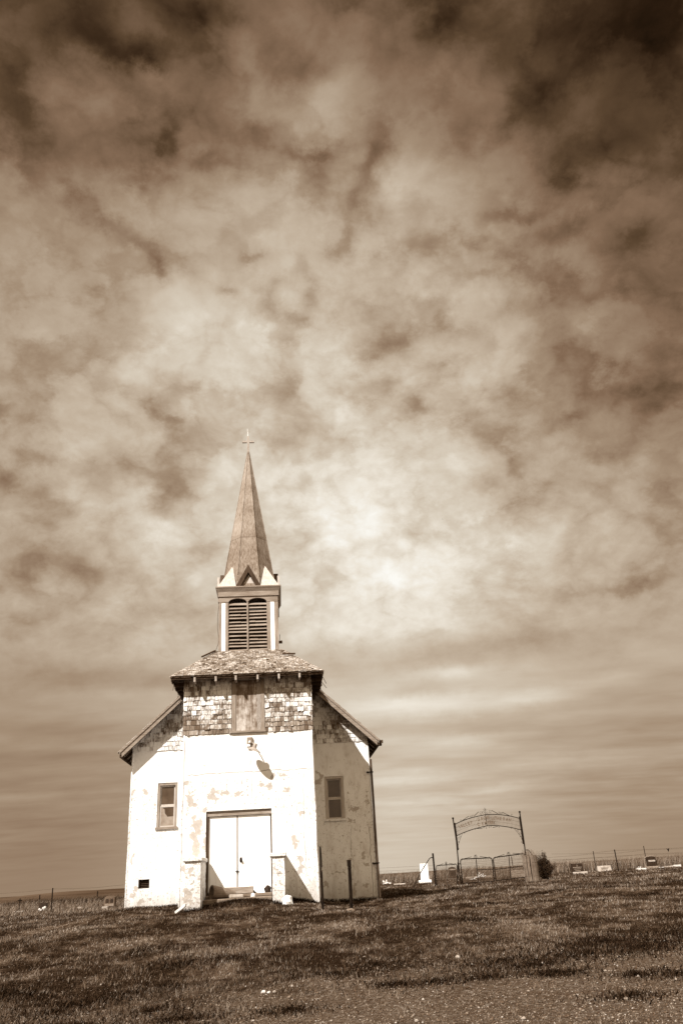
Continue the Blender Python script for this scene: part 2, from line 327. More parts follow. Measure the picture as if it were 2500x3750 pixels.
# ------------------------------------------------------------------ sun and sky
SUN = Vector((.725, 1, -1.175)).normalized()                   # direction the light travels, in the church's axes
SUN = Matrix.Rotation(YAW, 3, 'Z') @ SUN
ld = bpy.data.lights.new('sun', 'SUN'); ld.energy = 5.0; ld.angle = R(.5); ld.color = (1, .985, .95)
lo = bpy.data.objects.new('sun', ld); COL.objects.link(lo); lo.rotation_euler = SUN.to_track_quat('-Z', 'Y').to_euler(); lo.location = (-20, -20, 30)
W = bpy.data.worlds.new('World'); S.world = W; W.use_nodes = True
def sky():
    t = W.node_tree; t.nodes.clear(); k = NT(t)
    out = k.node('ShaderNodeOutputWorld'); bg = k.node('ShaderNodeBackground'); k.L.new(bg.outputs[0], out.inputs[0])
    d = k.v('NORMALIZE', k.node('ShaderNodeTexCoord').outputs['Generated'])
    x, y, z = k.xyz(d)[:]
    # broad brightness of the cloud deck by direction, as tones 0..255
    xs = [100, 700, 1250, 1800, 2400]
    grid = {80: (72, 72, 88, 72, 34), 400: (84, 106, 122, 100, 66), 800: (118, 142, 148, 126, 86), 1200: (150, 170, 172, 152, 102), 1600: (165, 184, 192, 180, 112),
            2000: (158, 190, 200, 194, 148), 2200: (146, 186, 204, 197, 160), 2400: (150, 184, 188, 180, 158), 2600: (142, 166, 168, 170, 150), 2800: (124, 154, 166, 170, 144), 3000: (116, 146, 180, 172, 130), 3200: (112, 150, 192, 178, 116)}
    P = []; T = []
    for yy, row in grid.items():
        for xx, val in zip(xs, row): P.append(ray(xx, yy).normalized()); T.append(val/255)
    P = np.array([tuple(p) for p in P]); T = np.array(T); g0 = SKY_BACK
    C = np.array([tuple(ray(xx, yy).normalized()) for yy in (-100, 450, 950, 1450, 1900, 2250, 2700, 3200) for xx in (50, 850, 1650, 2450)])
    kap = 26.; A = np.exp(kap*(P @ C.T-1)); w = np.linalg.solve(A.T @ A + .02*np.eye(len(C)), A.T @ (T-g0))
    acc = g0
    for c, wi in zip(C, w):
        e = k.m('EXPONENT', k.m('MULTIPLY_ADD', k.v('DOT_PRODUCT', d, tuple(float(q) for q in c)), kap, -kap)); acc = k.m('MULTIPLY_ADD', e, float(wi), acc)
    # the clouds: a flat layer overhead, so they shrink to streaks towards the horizon
    def layer(h):
        zz = k.m('ADD', k.m('MAXIMUM', z, 0), h); return k.comb(k.m('DIVIDE', x, zz), k.m('DIVIDE', y, zz), 0)
    p = layer(.5); ps = layer(.10)
    wv = k.v('SCALE', k.v('SUBTRACT', k.noise(p, 5., 4, .55, out='Color'), (.5, .5, .5)), .07)
    q = k.v('ADD', p, wv); q2 = k.v('ADD', q, (7.3, 2.9, 0))
    puff = lambda vec, sc, det, ro: k.m('SUBTRACT', k.noise(vec, sc, det, ro), .5)
    big = puff(q, 5.2, 4, .5); mid = puff(q, 15., 5, .58); fine = puff(q2, 44., 4, .6)
    bil = k.m('ABSOLUTE', puff(q2, 9., 6, .58))   # billows: soft puffs with thin dark gaps
    high = k.step(z, .16, .34)                               # puffs high up, streaks low down
    v1 = k.m('ADD', k.m('MULTIPLY_ADD', big, .16, k.m('MULTIPLY', mid, .28)), k.m('MULTIPLY', fine, .09))
    v1 = k.m('ADD', v1, k.m('MULTIPLY', k.m('SUBTRACT', bil, .085), .5))
    def cells(vec, sc):
        vo = k.node('ShaderNodeTexVoronoi', voronoi_dimensions='2D'); k.put(vo.inputs['Vector'], vec); vo.inputs['Scale'].default_value = sc; return vo.outputs['Distance']
    wq = k.v('ADD', p, k.v('SCALE', k.v('SUBTRACT', k.noise(p, 10., 6, .66, out='Color'), (.5, .5, .5)), .16))
    cell = k.m('ADD', k.m('MULTIPLY', k.step(cells(wq, 8.5), .30, .74), -.125), k.m('MULTIPLY', k.step(cells(k.v('ADD', wq, (3.3, 1.7, 0)), 22.), .30, .78), -.06)); cell = k.m('MULTIPLY', k.m('ADD', cell, .055), k.m('MULTIPLY_ADD', k.step(z, .28, .58), .5, .5))
    v1 = k.m('ADD', v1, k.m('MULTIPLY', cell, k.m('MULTIPLY_ADD', mid, -2.5, 1.)))
    qs = k.v('ADD', ps, k.v('SCALE', wv, 1.2))
    qs = k.v('MULTIPLY', qs, (.55, 1, 1)); s1 = k.m('ADD', k.m('MULTIPLY', puff(qs, 1.9, 4, .5), .22), k.m('MULTIPLY', puff(k.v('ADD', qs, (4, 9, 0)), 5., 4, .5), .16))
    s1 = k.m('MULTIPLY', s1, k.step(z, -.02, .09))
    v = k.m('ADD', k.m('MULTIPLY', v1, high), k.m('MULTIPLY', s1, k.m('SUBTRACT', 1, high)))
    v = k.m('ADD', k.m('MULTIPLY', v, k.m('MULTIPLY_ADD', acc, .75, .42)), .03)
    VIEW = 1.5944                                            # the list is in the units of a 1568 wide view
    gaps = [(190, 60, 75, 55, -26), (60, 190, 60, 80, -22), (265, 130, 55, 25, -24), (330, 110, 40, 25, -22), (480, 25, 60, 30, -26), (388, 342, 22, 40, -34), (480, 378, 32, 20, -26), (625, 300, 40, 25, -20), (690, 165, 60, 30, -24), (725, 335, 45, 12, -28), (870, 345, 25, 35, -24),
        (848, 400, 18, 35, -22), (825, 455, 16, 35, -26), (797, 530, 14, 30, -28), (772, 572, 22, 18, -26), (180, 465, 35, 14, -20), (245, 510, 40, 12, -26), (310, 548, 32, 12, -24), (352, 590, 14, 24, -24), (368, 625, 16, 12, -26), (583, 588, 30, 13, -28), (515, 655, 18, 9, -22), (712, 670, 14, 26, -24), (690, 735, 20, 13, -26),
        (990, 690, 34, 20, -26), (965, 735, 18, 22, -18), (1005, 735, 16, 18, -26), (895, 795, 34, 20, -28), (862, 838, 16, 10, -20), (960, 930, 24, 12, -28), (830, 905, 40, 18, -22), (895, 895, 20, 20, -18), (405, 895, 24, 24, -24), (370, 945, 22, 22, -24), (450, 885, 14, 10, -16), (655, 925, 40, 22, -18), (640, 1015, 40, 22, -24), (685, 1050, 26, 14, -22),
        (700, 1110, 14, 22, -20), (345, 1075, 50, 26, -22), (410, 1110, 45, 28, -24), (70, 1050, 26, 16, -24), (15, 1100, 24, 18, -26), (383, 1165, 12, 16, -16), (1440, 540, 60, 30, -18), (1285, 520, 50, 20, -20), (1325, 375, 60, 35, -22), (1450, 300, 90, 80, -14), (1230, 250, 50, 45, -20), (1060, 300, 30, 60, -16), (1500, 660, 60, 50, -18), (1530, 790, 45, 30, -22),
        (1480, 905, 45, 35, -20), (1290, 960, 30, 16, -24), (1370, 1062, 24, 14, -20), (1165, 1010, 45, 16, -22), (1210, 1055, 20, 18, -16), (1110, 1120, 40, 16, -20), (1190, 1080, 14, 24, -14), (100, 1280, 90, 40, -22), (200, 1310, 40, 20, -16), (1450, 1340, 60, 14, -22), (1180, 490, 45, 12, -22), (1110, 620, 22, 10, -14), (1500, 40, 110, 60, -16), (1010, 60, 60, 40, -18), (1085, 560, 30, 8, -12),
        (1000, 1500, 260, 26, -12), (1150, 1475, 120, 12, -12), (300, 1560, 260, 20, -10), (960, 1590, 50, 12, -14), (1000, 1670, 160, 18, -8)]
    puffs_ = [(120, 190, 70, 60, 16), (330, 165, 40, 14, 16), (560, 170, 60, 50, 14), (390, 240, 90, 70, 12), (640, 260, 80, 45, 16), (740, 190, 60, 60, 14), (500, 520, 120, 60, 10), (230, 430, 120, 40, 14), (330, 830, 110, 60, 12), (450, 700, 120, 60, 12), (960, 560, 80, 60, 12), (900, 440, 60, 50, 14), (660, 420, 60, 50, 14), (1060, 420, 90, 60, 12), (1190, 640, 100, 40, 14), (600, 760, 70, 50, 12), (1040, 870, 70, 40, 14), (1150, 800, 80, 50, 12),
        (330, 1190, 90, 40, 16), (760, 1180, 110, 50, 16), (840, 1300, 110, 60, 14), (1050, 1330, 160, 40, 14), (500, 1080, 60, 50, 8), (560, 970, 50, 40, 12), (1370, 430, 110, 40, 10), (1420, 720, 70, 30, 10), (1250, 1220, 160, 36, 14), (350, 1475, 70, 26, 18), (90, 1490, 100, 26, 12), (930, 1430, 160, 30, 16), (1020, 1545, 60, 11, 18), (1000, 1615, 170, 22, 22), (1240, 1600, 70, 12, 16), (1400, 1560, 60, 14, 10),
        (330, 1610, 180, 22, 10), (1070, 1697, 70, 10, 12), (970, 1785, 100, 10, 14), (1155, 1810, 60, 9, 14), (1000, 1842, 70, 9, 14), (920, 1870, 70, 10, 10), (180, 1710, 140, 12, 8), (1330, 1745, 140, 12, 8), (120, 1830, 130, 12, 8)]
    wd = k.v('SCALE', k.v('SUBTRACT', k.noise(d, 13., 7, .68, out='Color'), (.5, .5, .5)), .07); dw = k.v('ADD', d, wd)
    vz = k.step(z, .30, .10); wl_ = k.v('SCALE', wd, .35); dl = k.v('ADD', d, wl_)
    fa = None
    for px, py, rx, ry, am in gaps+puffs_:
        c = ray(px*VIEW, py*VIEW).normalized(); t1 = Vector((c.y, -c.x, 0)).normalized(); t2 = t1.cross(c)*1.
        dd = dl if py > 1400 else dw; kx = F/(rx*VIEW*1.15)/FW.dot(c); ky = F/(ry*VIEW*1.15)/FW.dot(c)
        a = k.v('DOT_PRODUCT', dd, tuple(t1*kx)); b = k.v('DOT_PRODUCT', dd, tuple(t2*ky))
        e = k.m('EXPONENT', k.m('MULTIPLY', k.m('MULTIPLY_ADD', a, a, k.m('MULTIPLY', b, b)), -.7))
        fa = k.m('MULTIPLY', e, am/255) if fa is None else k.m('MULTIPLY_ADD', e, am/255, fa)
    tone = k.m('ADD', acc, k.m('MULTIPLY_ADD', fa, FEAT, v))
    stops = [(0, rgb(12, 7, 3)), (.10, rgb(40, 26, 14)), (.17, rgb(60, 43, 28)), (.27, rgb(90, 69, 49)), (.41, rgb(132, 106, 84)), (.55, rgb(163, 141, 118)), (.7, rgb(196, 179, 158)), (.8, rgb(215, 203, 185)), (.9, rgb(237, 229, 215)), (1, rgb(252, 250, 243))]
    col = k.ramp(tone, stops)
    # clear-air light of a daylight sky under the clouds, in the print's brown tone
    st = k.node('ShaderNodeTexSky', sky_type='NISHITA'); st.sun_disc = False
    st.sun_elevation = math.asin(-SUN.z); st.sun_rotation = math.atan2(-SUN.x, -SUN.y)
    lum = k.node('ShaderNodeRGBToBW'); k.L.new(st.outputs[0], lum.inputs[0])
    air = k.v('SCALE', rgb(150, 118, 92)[:3], k.m('MULTIPLY', k.m('MINIMUM', lum.outputs[0], 6.), .004))
    warm = k.mix(k.step(y, .05, -.3), (1, 1, 1, 1), (1.10, .97, .80, 1))   # unseen sky behind the camera tinted brown to warm the shaded walls
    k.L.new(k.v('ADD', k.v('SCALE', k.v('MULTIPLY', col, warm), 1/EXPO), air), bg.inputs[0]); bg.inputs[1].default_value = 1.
FEAT = 1.4
SKY_BACK = .81  # tone of the sky out of view, raised to fill the shaded walls
EXPO = 1.38
S.view_settings.view_transform = 'Standard'; S.view_settings.look = 'None'; S.view_settings.exposure = math.log2(EXPO); S.view_settings.gamma = 1
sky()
W.cycles.sampling_method = 'MANUAL'; W.cycles.sample_map_resolution = 512
S.render.engine = 'CYCLES'; S.cycles.max_bounces = 4; S.cycles.diffuse_bounces = 2; S.cycles.glossy_bounces = 2

# ------------------------------------------------------------------ the setting: ground and far hill
def ground():
    rings = [0.5]
    while rings[-1] < 7000: rings.append(rings[-1]+max(.22, rings[-1]*.028))
    n = 300; a = np.linspace(0, math.tau, n, endpoint=False)
    r = np.array(rings); X = (r[:, None]*np.sin(a)).ravel(); Y = (r[:, None]*np.cos(a)).ravel(); Z = g(X, Y)
    v = np.stack([X, Y, Z], -1); i, j = np.meshgrid(np.arange(len(r)-1), np.arange(n), indexing='ij'); j2 = (j+1) % n
    f = np.stack([i*n+j, i*n+j2, (i+1)*n+j2, (i+1)*n+j], -1).reshape(-1, 4)[:, ::-1]
    me = bpy.data.meshes.new('ground'); me.from_pydata(v.tolist(), [], f.tolist()+[tuple(range(n))]); me.materials.append(M['ground'])
    me.polygons.foreach_set('use_smooth', [True]*len(me.polygons)); me.update()
    o = bpy.data.objects.new('ground', me); COL.objects.link(o); o['kind'] = 'structure'
ground()
def hill():
    mb = MB(); Y0 = 900; xs = np.linspace(0, 1, 61)
    c0 = at(20, 3270, Y0).x; c1 = at(720, 3240, Y0).x
    for j, dy in enumerate(np.linspace(-1, 1, 15)):
        for t in xs:
            prof = float(sm(0, .38, t)*(1-sm(.52, 1, t)*.9)) if t < .999 else 0
            mb.v.append((c0+(c1-c0)*t, Y0+dy*220, -3.3+(4.6*prof+.25*math.sin(t*23))*(1-dy*dy) - (1.2 if abs(dy) > .99 or t in (0, 1) else 0)))
    for j in range(14):
        for i in range(60): a = j*61+i; mb.f.append((a, a+1, a+62, a+61))
    tag(mb.build('hill', M['hill'], smooth=True), kind='structure')
hill()

# ------------------------------------------------------------------ the church (local axes: x along the front, y into the building, z up)
ch = tag(empty('church', (CX, CD, 0), YAW), 'old white stucco country church with a shingled tower and pointed spire', 'church')
DT = 2.86                                                    # the nave's front stands this far behind the tower's
WL = (-3.09, -2.44, 2.15, 3.59); WR = (2.41, 3.055, 2.12, 3.53); VE = (-3.585, -3.24, .45, .71)
mb = MB(); mb.wall(-3.965, 3.965, -.9, 4.655, DT, .3, [WL, WR, VE])
mb.poly([(-3.93, 4.655), (3.93, 4.655), (0, 8.2)], DT+.02, DT+.28)
mb.box(-3.965, -3.7, DT+.3, 17, -.9, 4.6); mb.box(3.7, 3.965, DT+.3, 17, -.9, 4.6); mb.box(-3.7, 3.7, 16.7, 17, -.9, 4.6)
nave = mb.build('nave_wall', M['stucco_nave'], ch)
# tower wall with the door opening
DO = (-1.25, .665, .12, 2.405)
mb = MB(); mb.wall(-1.96, 1.96, -.7, 4.655, 0, .28, [DO]); mb.box(-1.96, -1.7, .28, DT, -.7, 6.2); mb.box(1.7, 1.96, .28, DT, -.7, 6.2)
mb.box(-1.94, 1.94, .02, .28, 4.655, 6.35)
tower = mb.build('tower_wall', M['stucco_tower'], ch)
# rounded plaster nosing along the tower's arrises, uneven by hand
for sx in (-1.96, 1.96):
    mb = MB(); mb.tube([(sx*(1+.012*mnoise.noise(Vector((sx, 0, z*1.1))))-.012*np.sign(sx)+ (.02*(3-z)/3*np.sign(sx)), .012, z) for z in np.linspace(-.5, 4.64, 24)], .032, 8); mb.build('plaster_edge', M['stucco_pier'], ch, smooth=True)
for sx in (-3.965, 3.965):
    mb = MB(); mb.tube([(sx-.015*np.sign(sx)+.02*mnoise.noise(Vector((sx, 2, z*.9))), DT+.015, z) for z in np.linspace(-.6, 4.6, 24)], .034, 8); mb.build('plaster_edge', M['stucco_pier'], ch, smooth=True)

EK = .5; CLIP = None
def shingles(mb, P0, U, V, N, v1, row, ext, wmin, wmax, curl=.05, miss=.0):
    """courses of shingles: P0 corner, U along, V up the slope, N outward; ext(v) gives the (u0, u1) span of a course"""
    k = 0
    while k*row < v1:
        v = k*row; u0, u1 = ext(v+row*EK)
        u = u0
        while u < u1-.01:
            w = min(random.uniform(wmin, wmax), u1-u)
            if u1-u-w < wmin*.5: w = u1-u
            if random.random() >= miss:
                dz = random.uniform(-.010, .006); t0 = random.uniform(.02, .034); tilt = random.uniform(-.008, .008)
                if random.random() < curl: t0 += random.uniform(.012, .03); tilt *= 2.4; dz -= .012
                top = min(v+row*1.12, v1+.0); gp_ = .005
                def q(uu, vv, nn): return P0+U*uu+V*vv+N*nn
                a, b = u+gp_, u+w-gp_
                ta, tb_ = (min(top, CLIP(a)), min(top, CLIP(b))) if CLIP else (top, top)
                if min(ta, tb_) < v+.012: 
                    if max(ta, tb_) < v+.03: u += w; continue
                    ta, tb_ = max(ta, v+.014), max(tb_, v+.014)
                vs = [q(a, v+dz-tilt, t0), q(b, v+dz+tilt, t0), q(b, tb_, .008), q(a, ta, .008), q(a, v+dz-tilt, -.003), q(b, v+dz+tilt, -.003), q(b, tb_, -.003), q(a, ta, -.003)]
                mb.add(vs, [(0, 1, 2, 3), (0, 4, 5, 1), (1, 5, 6, 2), (2, 6, 7, 3), (3, 7, 4, 0)])
            u += w
        k += 1
X_, Y_, Z_ = Vector((1, 0, 0)), Vector((0, 1, 0)), Vector((0, 0, 1))
mb = MB()
shingles(mb, Vector((-1.985, -.002, 4.63)), X_, Z_, -Y_, 1.72, .148, lambda v: (0, 1.47), .075, .17, .10)
shingles(mb, Vector((.515, -.002, 4.63)), X_, Z_, -Y_, 1.72, .148, lambda v: (0, 1.47), .075, .17, .10)
mb.box(-.52, .52, -.001, .02, 6.28, 6.36)
mb.build('wall_shingles', M['shingle_wall'], ch)
for sx in (-1, 1):
    mb = MB(); shingles(mb, Vector((1.975*sx, 0 if sx > 0 else DT, 4.63)), Y_*sx, Z_, X_*sx, 1.6, .148, lambda v: (0, DT), .08, .17); mb.build('side_shingles', M['shingle_wall'], ch)
EK = .12
for sx in (-1, 1):
    mb = MB(); CLIP = (lambda u: .15+.914*u) if sx < 0 else (lambda u: .15+.914*(1.98-u))
    if sx < 0: shingles(mb, Vector((-3.97, DT-.002, 4.63)), X_, Z_, -Y_, 1.85, .15, lambda v: (max(0, (v-.2)/.91), 1.98), .08, .17, .06, .015)
    else: shingles(mb, Vector((1.99, DT-.002, 4.63)), X_, Z_, -Y_, 1.85, .15, lambda v: (0, 1.98-max(0, (v-.2)/.91)), .08, .17, .06, .008)
    mb.build('gable_shingles', M['shingle_gable'], ch)
EK = .5; CLIP = None

# nave roof: a thick slab, its shingle butts along the rake, barge boards and rafter ends
SL = .914
def rz(x, top=True): return 8.545-SL*abs(x) - (0 if top else .13)
mb = MB(); mb.poly([(-4.335, rz(4.335)), (0, rz(0)), (4.335, rz(4.335)), (4.30, rz(4.30)-.12), (0, rz(0)-.12), (-4.30, rz(4.30)-.12)], 2.42, 17.3)
roof = mb.build('nave_roof', M['shingle_roof'], ch)
for sx in (-1, 1):
    mb = MB(); x = 4.37
    while x > 2.1:
        w = random.uniform(.13, .2); t = random.uniform(.012, .03)
        vs = []
        for yy in (2.385+random.uniform(-.02, .012), 2.7):
            vs += [(sx*x, yy, rz(x)+.004), (sx*x, yy, rz(x)+.012+t), (sx*(x-w), yy, rz(x-w)+.012), (sx*(x-w), yy, rz(x-w)+.004)]
        mb.add(vs, [(0, 1, 2, 3), (7, 6, 5, 4), (0, 4, 5, 1), (1, 5, 6, 2), (2, 6, 7, 3), (3, 7, 4, 0)]); x -= w
    mb.build('shingle_edge', M['shingle_roof'], roof)
for sx in (-1, 1):
    mb = MB(); mb.poly([(sx*4.255, rz(4.255)-.055), (sx*4.235, rz(4.255)-.235), (sx*2.0, rz(2.0)-.235), (sx*2.0, rz(2.0)-.055)][::sx], 2.405, 2.44)
    bb = mb.build('barge_board', M['wood_h'], ch)
    mb = MB(); mb.poly([(sx*4.31, rz(4.31)+.0), (sx*4.31, rz(4.31)-.075), (sx*2.0, rz(2.0)-.075), (sx*2.0, rz(2.0)+.0)][::sx], 2.375, 2.404)
    mb.build('rake_trim', M['wood_h'], bb)
    mb = MB(); mb.box(min(sx*4.27, sx*4.315), max(sx*4.27, sx*4.315), 2.45, 17.2, rz(4.3)-.20, rz(4.3)-.02); mb.build('eave_board', M['wood_dark'], ch)
    for q in range(6):
        mb = MB(); y = DT-.28+q*.62; mb.poly([(sx*4.26, rz(4.26)-.125), (sx*4.26, rz(4.26)-.225), (sx*3.97, rz(3.97)-.235), (sx*3.97, rz(3.97)-.125)][::sx], y, y+.05); mb.build('rafter_end', M['wood_dark'], ch)
# gutter stub at the right eave
mb = MB(); mb.box(4.32, 4.40, 2.5, 2.66, rz(4.33)-.17, rz(4.33)-.05); mb.box(4.36, 4.44, 2.44, 2.52, rz(4.33)-.10, rz(4.33)+.0); mb.build('gutter_stub', M['wood_dark'], ch)

# tower roof: hipped skirt under the belfry
BC = 1.965                                                   # belfry axis
E0, E1 = (-2.355, 2.355, -.46, 4.39), (-1.07, 1.07, .89, 3.04); ZE, ZT = 6.35, 7.44
mb = MB()
o = [(E0[0], E0[2]), (E0[1], E0[2]), (E0[1], E0[3]), (E0[0], E0[3])]; i_ = [(E1[0], E1[2]), (E1[1], E1[2]), (E1[1], E1[3]), (E1[0], E1[3])]
vs = [(x, y, ZE) for x, y in o]+[(x, y, ZT) for x, y in i_]+[(x, y, ZE-.05) for x, y in o]+[(x*.96, (y-BC)*.96+BC, ZT-.12) for x, y in i_]
fs = [(7, 6, 5, 4)[::-1], (11, 10, 9, 8)]
for k in range(4): l = (k+1) % 4; fs += [(k, l, 4+l, 4+k), (8+k, k, l, 8+l)[::-1], (8+l, 12+l, 12+k, 8+k)[::-1]]
fs = [f for f in fs if max(f) < 16]; fs[1] = (12, 13, 14, 15)
mb.add(vs, fs); troof = mb.build('tower_roof', M['wood_dark'], ch)
mb = MB(); sl = math.hypot(ZT-ZE, E1[2]-E0[2])
def hipface(A, U, inw, half, top):
    V = (inw*(top[0])+Z_*(ZT-ZE)).normalized(); N = U.cross(V); s_ = math.hypot(top[0], ZT-ZE)
    shingles(mb, A-V*.02+N*.004, U, V, N, s_, .098, lambda v: (max(0, (v/s_)*top[1]-.01), 2*half-max(0, (v/s_)*top[1]-.01)), .05, .14, .2, .02)
hipface(Vector((E0[0], E0[2], ZE)), X_, Y_, 2.355, (1.35, 1.285))
hipface(Vector((E0[1], E0[2], ZE)), Y_, -X_, 2.425, (1.285, 1.35))
hipface(Vector((E0[0], E0[3], ZE)), -Y_, X_, 2.425, (1.285, 1.35))
mb.build('roof_shingles', M['shingle_roof'], troof)
mb = MB(); mb.box(-1.10, 1.10, .84, .90, 7.345, 7.40); mb.build('roof_flashing', M['spire_pale'], troof)
for P, Q in (((-1.10, .80, 7.42), (-1.50, .42, 7.11)), ((1.10, .42, 7.13), (1.52, .34, 7.08))):   # lifted cap boards on the hips
    mb = MB(); mb.tube([Vector(P)+Vector((0, 0, .03)), Vector(Q)+Vector((0, 0, .05))], .03, 4); mb.build('lifted_board', M['wood_dark'], troof)
for x in (-1.62, -.975, -.36, .31, .97, 1.615):
    mb = MB(); mb.box(x-.03, x+.03, -.472, -.03, 6.155+random.uniform(-.01, .01), 6.30); mb.build('rafter_tail', M['wood_pale'], ch)
mb = MB(); mb.box(-2.33, 2.33, -.425, -.40, 6.25, 6.297); mb.build('fascia_board', M['wood_dark'], ch)
for sx in (-1, 1):
    for y in (.25, .8, 1.35, 1.9, 2.45):
        mb = MB(); a, b = sorted((sx*2.33, sx*1.98)); mb.box(a, b, y, y+.045, 6.18, 6.30); mb.build('rafter_tail', M['wood_dark'], ch)
    for q in range(7):                                       # splintered lath hanging from the side eaves
        y = random.uniform(.1, 2.4); x = sx*random.uniform(2.26, 2.36); z = random.uniform(6.12, 6.3)
        mb = MB(); mb.tube([(x, y, z), (x+sx*random.uniform(-.05, .14), y+random.uniform(-.1, .1), z-random.uniform(.06, .22))], .008, 4); mb.build('broken_lath', M['wood_dark'], ch)
    mb = MB()                                                # ragged boards left on the eave edge
    for q in range(16):
        y = -.40+q*.19; h = random.uniform(.03, .13); a, b = sorted((sx*2.325, sx*2.35)); mb.box(a, b, y, y+.17, 6.30-h, 6.31)
    mb.build('ragged_fascia', M['wood_dark'], ch)
# boarded-up window of the tower
mb = MB(); mb.box(-.375, .27, -.018, .02, 4.68, 6.24); bw = mb.build('boarded_window', M['plywood'], ch)
mb = MB(); mb.box(.272, .385, -.024, .02, 4.68, 6.24); mb.build('cover_board', M['grain'], bw)
mb = MB(); mb.box(-.508, -.377, -.034, .02, 4.68, 6.26); mb.build('side_trim', M['wood'], bw)
mb = MB(); mb.box(.387, .508, -.034, .02, 4.68, 6.26); mb.build('side_trim', M['wood'], bw)
mb = MB(); mb.box(-.54, .54, -.075, .02, 4.625, 4.678); mb.build('sill', M['wood_h'], bw)

# belfry: four posts and boards, louvred pair of arched openings in front
bf = MB(); HB = 1.0; YF = BC-HB
LO = [(-.675, -.065), (-.005, .61)]
bf.box(-1.0, -.915, YF, YF+.1, 7.44, 9.16); bf.box(.875, 1.0, YF, YF+.1, 7.44, 9.16)
bf.box(-.775, -.677, YF, YF+.08, 7.44, 9.16); bf.box(.612, .735, YF, YF+.08, 7.44, 9.16)
bf.box(-.915, -.775, YF+.03, YF+.06, 7.44, 9.16); bf.box(.735, .875, YF+.03, YF+.06, 7.44, 9.16)
bf.box(-1.0, -.96, YF+.1, BC+HB, 7.44, 9.5); bf.box(.96, 1.0, YF+.1, BC+HB, 7.44, 9.5); bf.box(-1.0, 1.0, BC+HB, BC+HB+.04, 7.44, 9.5)
bf.box(-.96, .96, YF+.1, BC+HB-.001, 7.40, 7.46)
belfry = bf.build('belfry', M['wood'], ch)
mb = MB()                                                    # head board with the two arches cut in it
xs = np.linspace(-1.0, 1.0, 101)
def arch(x):
    for a, b in LO:
        if a < x < b: c = (a+b)/2; h = (b-a)/2; return 9.155+.135*math.sqrt(max(0, 1-((x-c)/h)**2))
    return 9.155
for a, b in zip(xs[:-1], xs[1:]):
    za, zb = arch(a+1e-4), arch(b-1e-4)
    mb.add([(a, YF-.012, za), (b, YF-.012, zb), (b, YF-.012, 9.35), (a, YF-.012, 9.35), (a, YF+.05, za), (b, YF+.05, zb), (b, YF+.05, 9.35), (a, YF+.05, 9.35)], [(0, 1, 2, 3), (4, 5, 1, 0), (7, 6, 5, 4)])
mb.add([(-1, YF-.012, 9.155), (-1, YF-.012, 9.35), (-1, YF+.05, 9.35), (-1, YF+.05, 9.155)], [(0, 1, 2, 3)]); mb.add([(1, YF-.012, 9.155), (1, YF-.012, 9.35), (1, YF+.05, 9.35), (1, YF+.05, 9.155)], [(3, 2, 1, 0)])
mb.build('arched_head', M['wood_h'], belfry)
mb = MB(); mb.box(-1.035, 1.035, YF-.045, YF+.05, 9.353, 9.52); mb.box(-1.035, -.99, YF+.05, BC+HB+.04, 9.2, 9.52); mb.box(.99, 1.035, YF+.05, BC+HB+.04, 9.2, 9.52); mb.build('frieze_board', M['wood_h'], belfry)
mb = MB(); c = []                                            # coved cornice
prof = [(1.04, 9.52), (1.06, 9.56), (1.09, 9.62), (1.115, 9.66), (1.115, 9.70), (1.0, 9.715)]
for r_, z in prof: c.append([(-r_, BC-r_, z), (r_, BC-r_, z), (r_, BC+r_, z), (-r_, BC+r_, z)])
for q in range(len(c)-1):
    for k in range(4): l = (k+1) % 4; mb.add([c[q][k], c[q][l], c[q+1][l], c[q+1][k]], [(0, 1, 2, 3)])
mb.add(c[-1], [(0, 1, 2, 3)]); mb.add(c[0], [(3, 2, 1, 0)])
mb.build('cornice', M['wood_dark'] if False else M['wood_h'], belfry)
for sx, a, b in ((-1, -.913, -.777), (1, .737, .873)):
    mb = MB(); mb.box(a, b, YF+.005, YF+.029, 7.45, 9.15); mb.build('white_board', M['white_paint'], belfry)
mb = MB(); mb.box(-.063, -.007, YF-.004, YF+.08, 7.45, 9.16); mb.build('mullion', M['wood'], belfry)
mb = MB(); mb.box(-1.03, 1.03, YF-.06, YF+.02, 7.385, 7.437); mb.build('base_board', M['wood_dark'], belfry)
mb = MB(); mb.box(1.0, 1.12, YF+.15, YF+.24, 7.72, 7.80); mb.tube([(1.03, YF+.1, 7.8), (1.04, YF+.1, 8.0)], .008, 4); mb.build('side_bracket', M['wood_dark'], belfry)
mb = MB(); mb.tube([(-1.0, YF+.1, 9.2), (-1.05, YF+.1, 8.7), (-1.05, YF+.12, 8.3), (-1.01, YF+.12, 7.95), (-1.02, YF+.1, 7.75), (-1.1, YF+.05, 7.5), (-1.06, YF, 7.42), (-1.14, YF, 7.44), (-1.12, YF+.05, 7.5)], .009, 5); mb.build('loose_cable', M['wire'], belfry)
for a, b in LO:
    mb = MB(); n = 14
    for q in range(n):
        z = 7.455+q*.1215; sag = random.uniform(-.012, .012); tw = random.uniform(-.006, .006); d = random.uniform(-.008, .004)
        M4 = Matrix.Translation((0, YF+.02+d, z+sag)) @ Matrix.Rotation(R(46)+random.uniform(-.09, .09), 4, 'X') @ Matrix.Rotation(tw*2, 4, 'Y')
        if q in (3, 8, 10) and random.random() < .6:         # a split slat
            m_ = a+(b-a)*random.uniform(.3, .7); mb.box(a, m_, 0, .12, 0, .016, M4); mb.box(m_+.004, b, .008, .12, -.012, .004, M4)
        else: mb.box(a, b, 0, .13, 0, .017, M4)
    mb.build('louver', M['wood_h'], belfry)
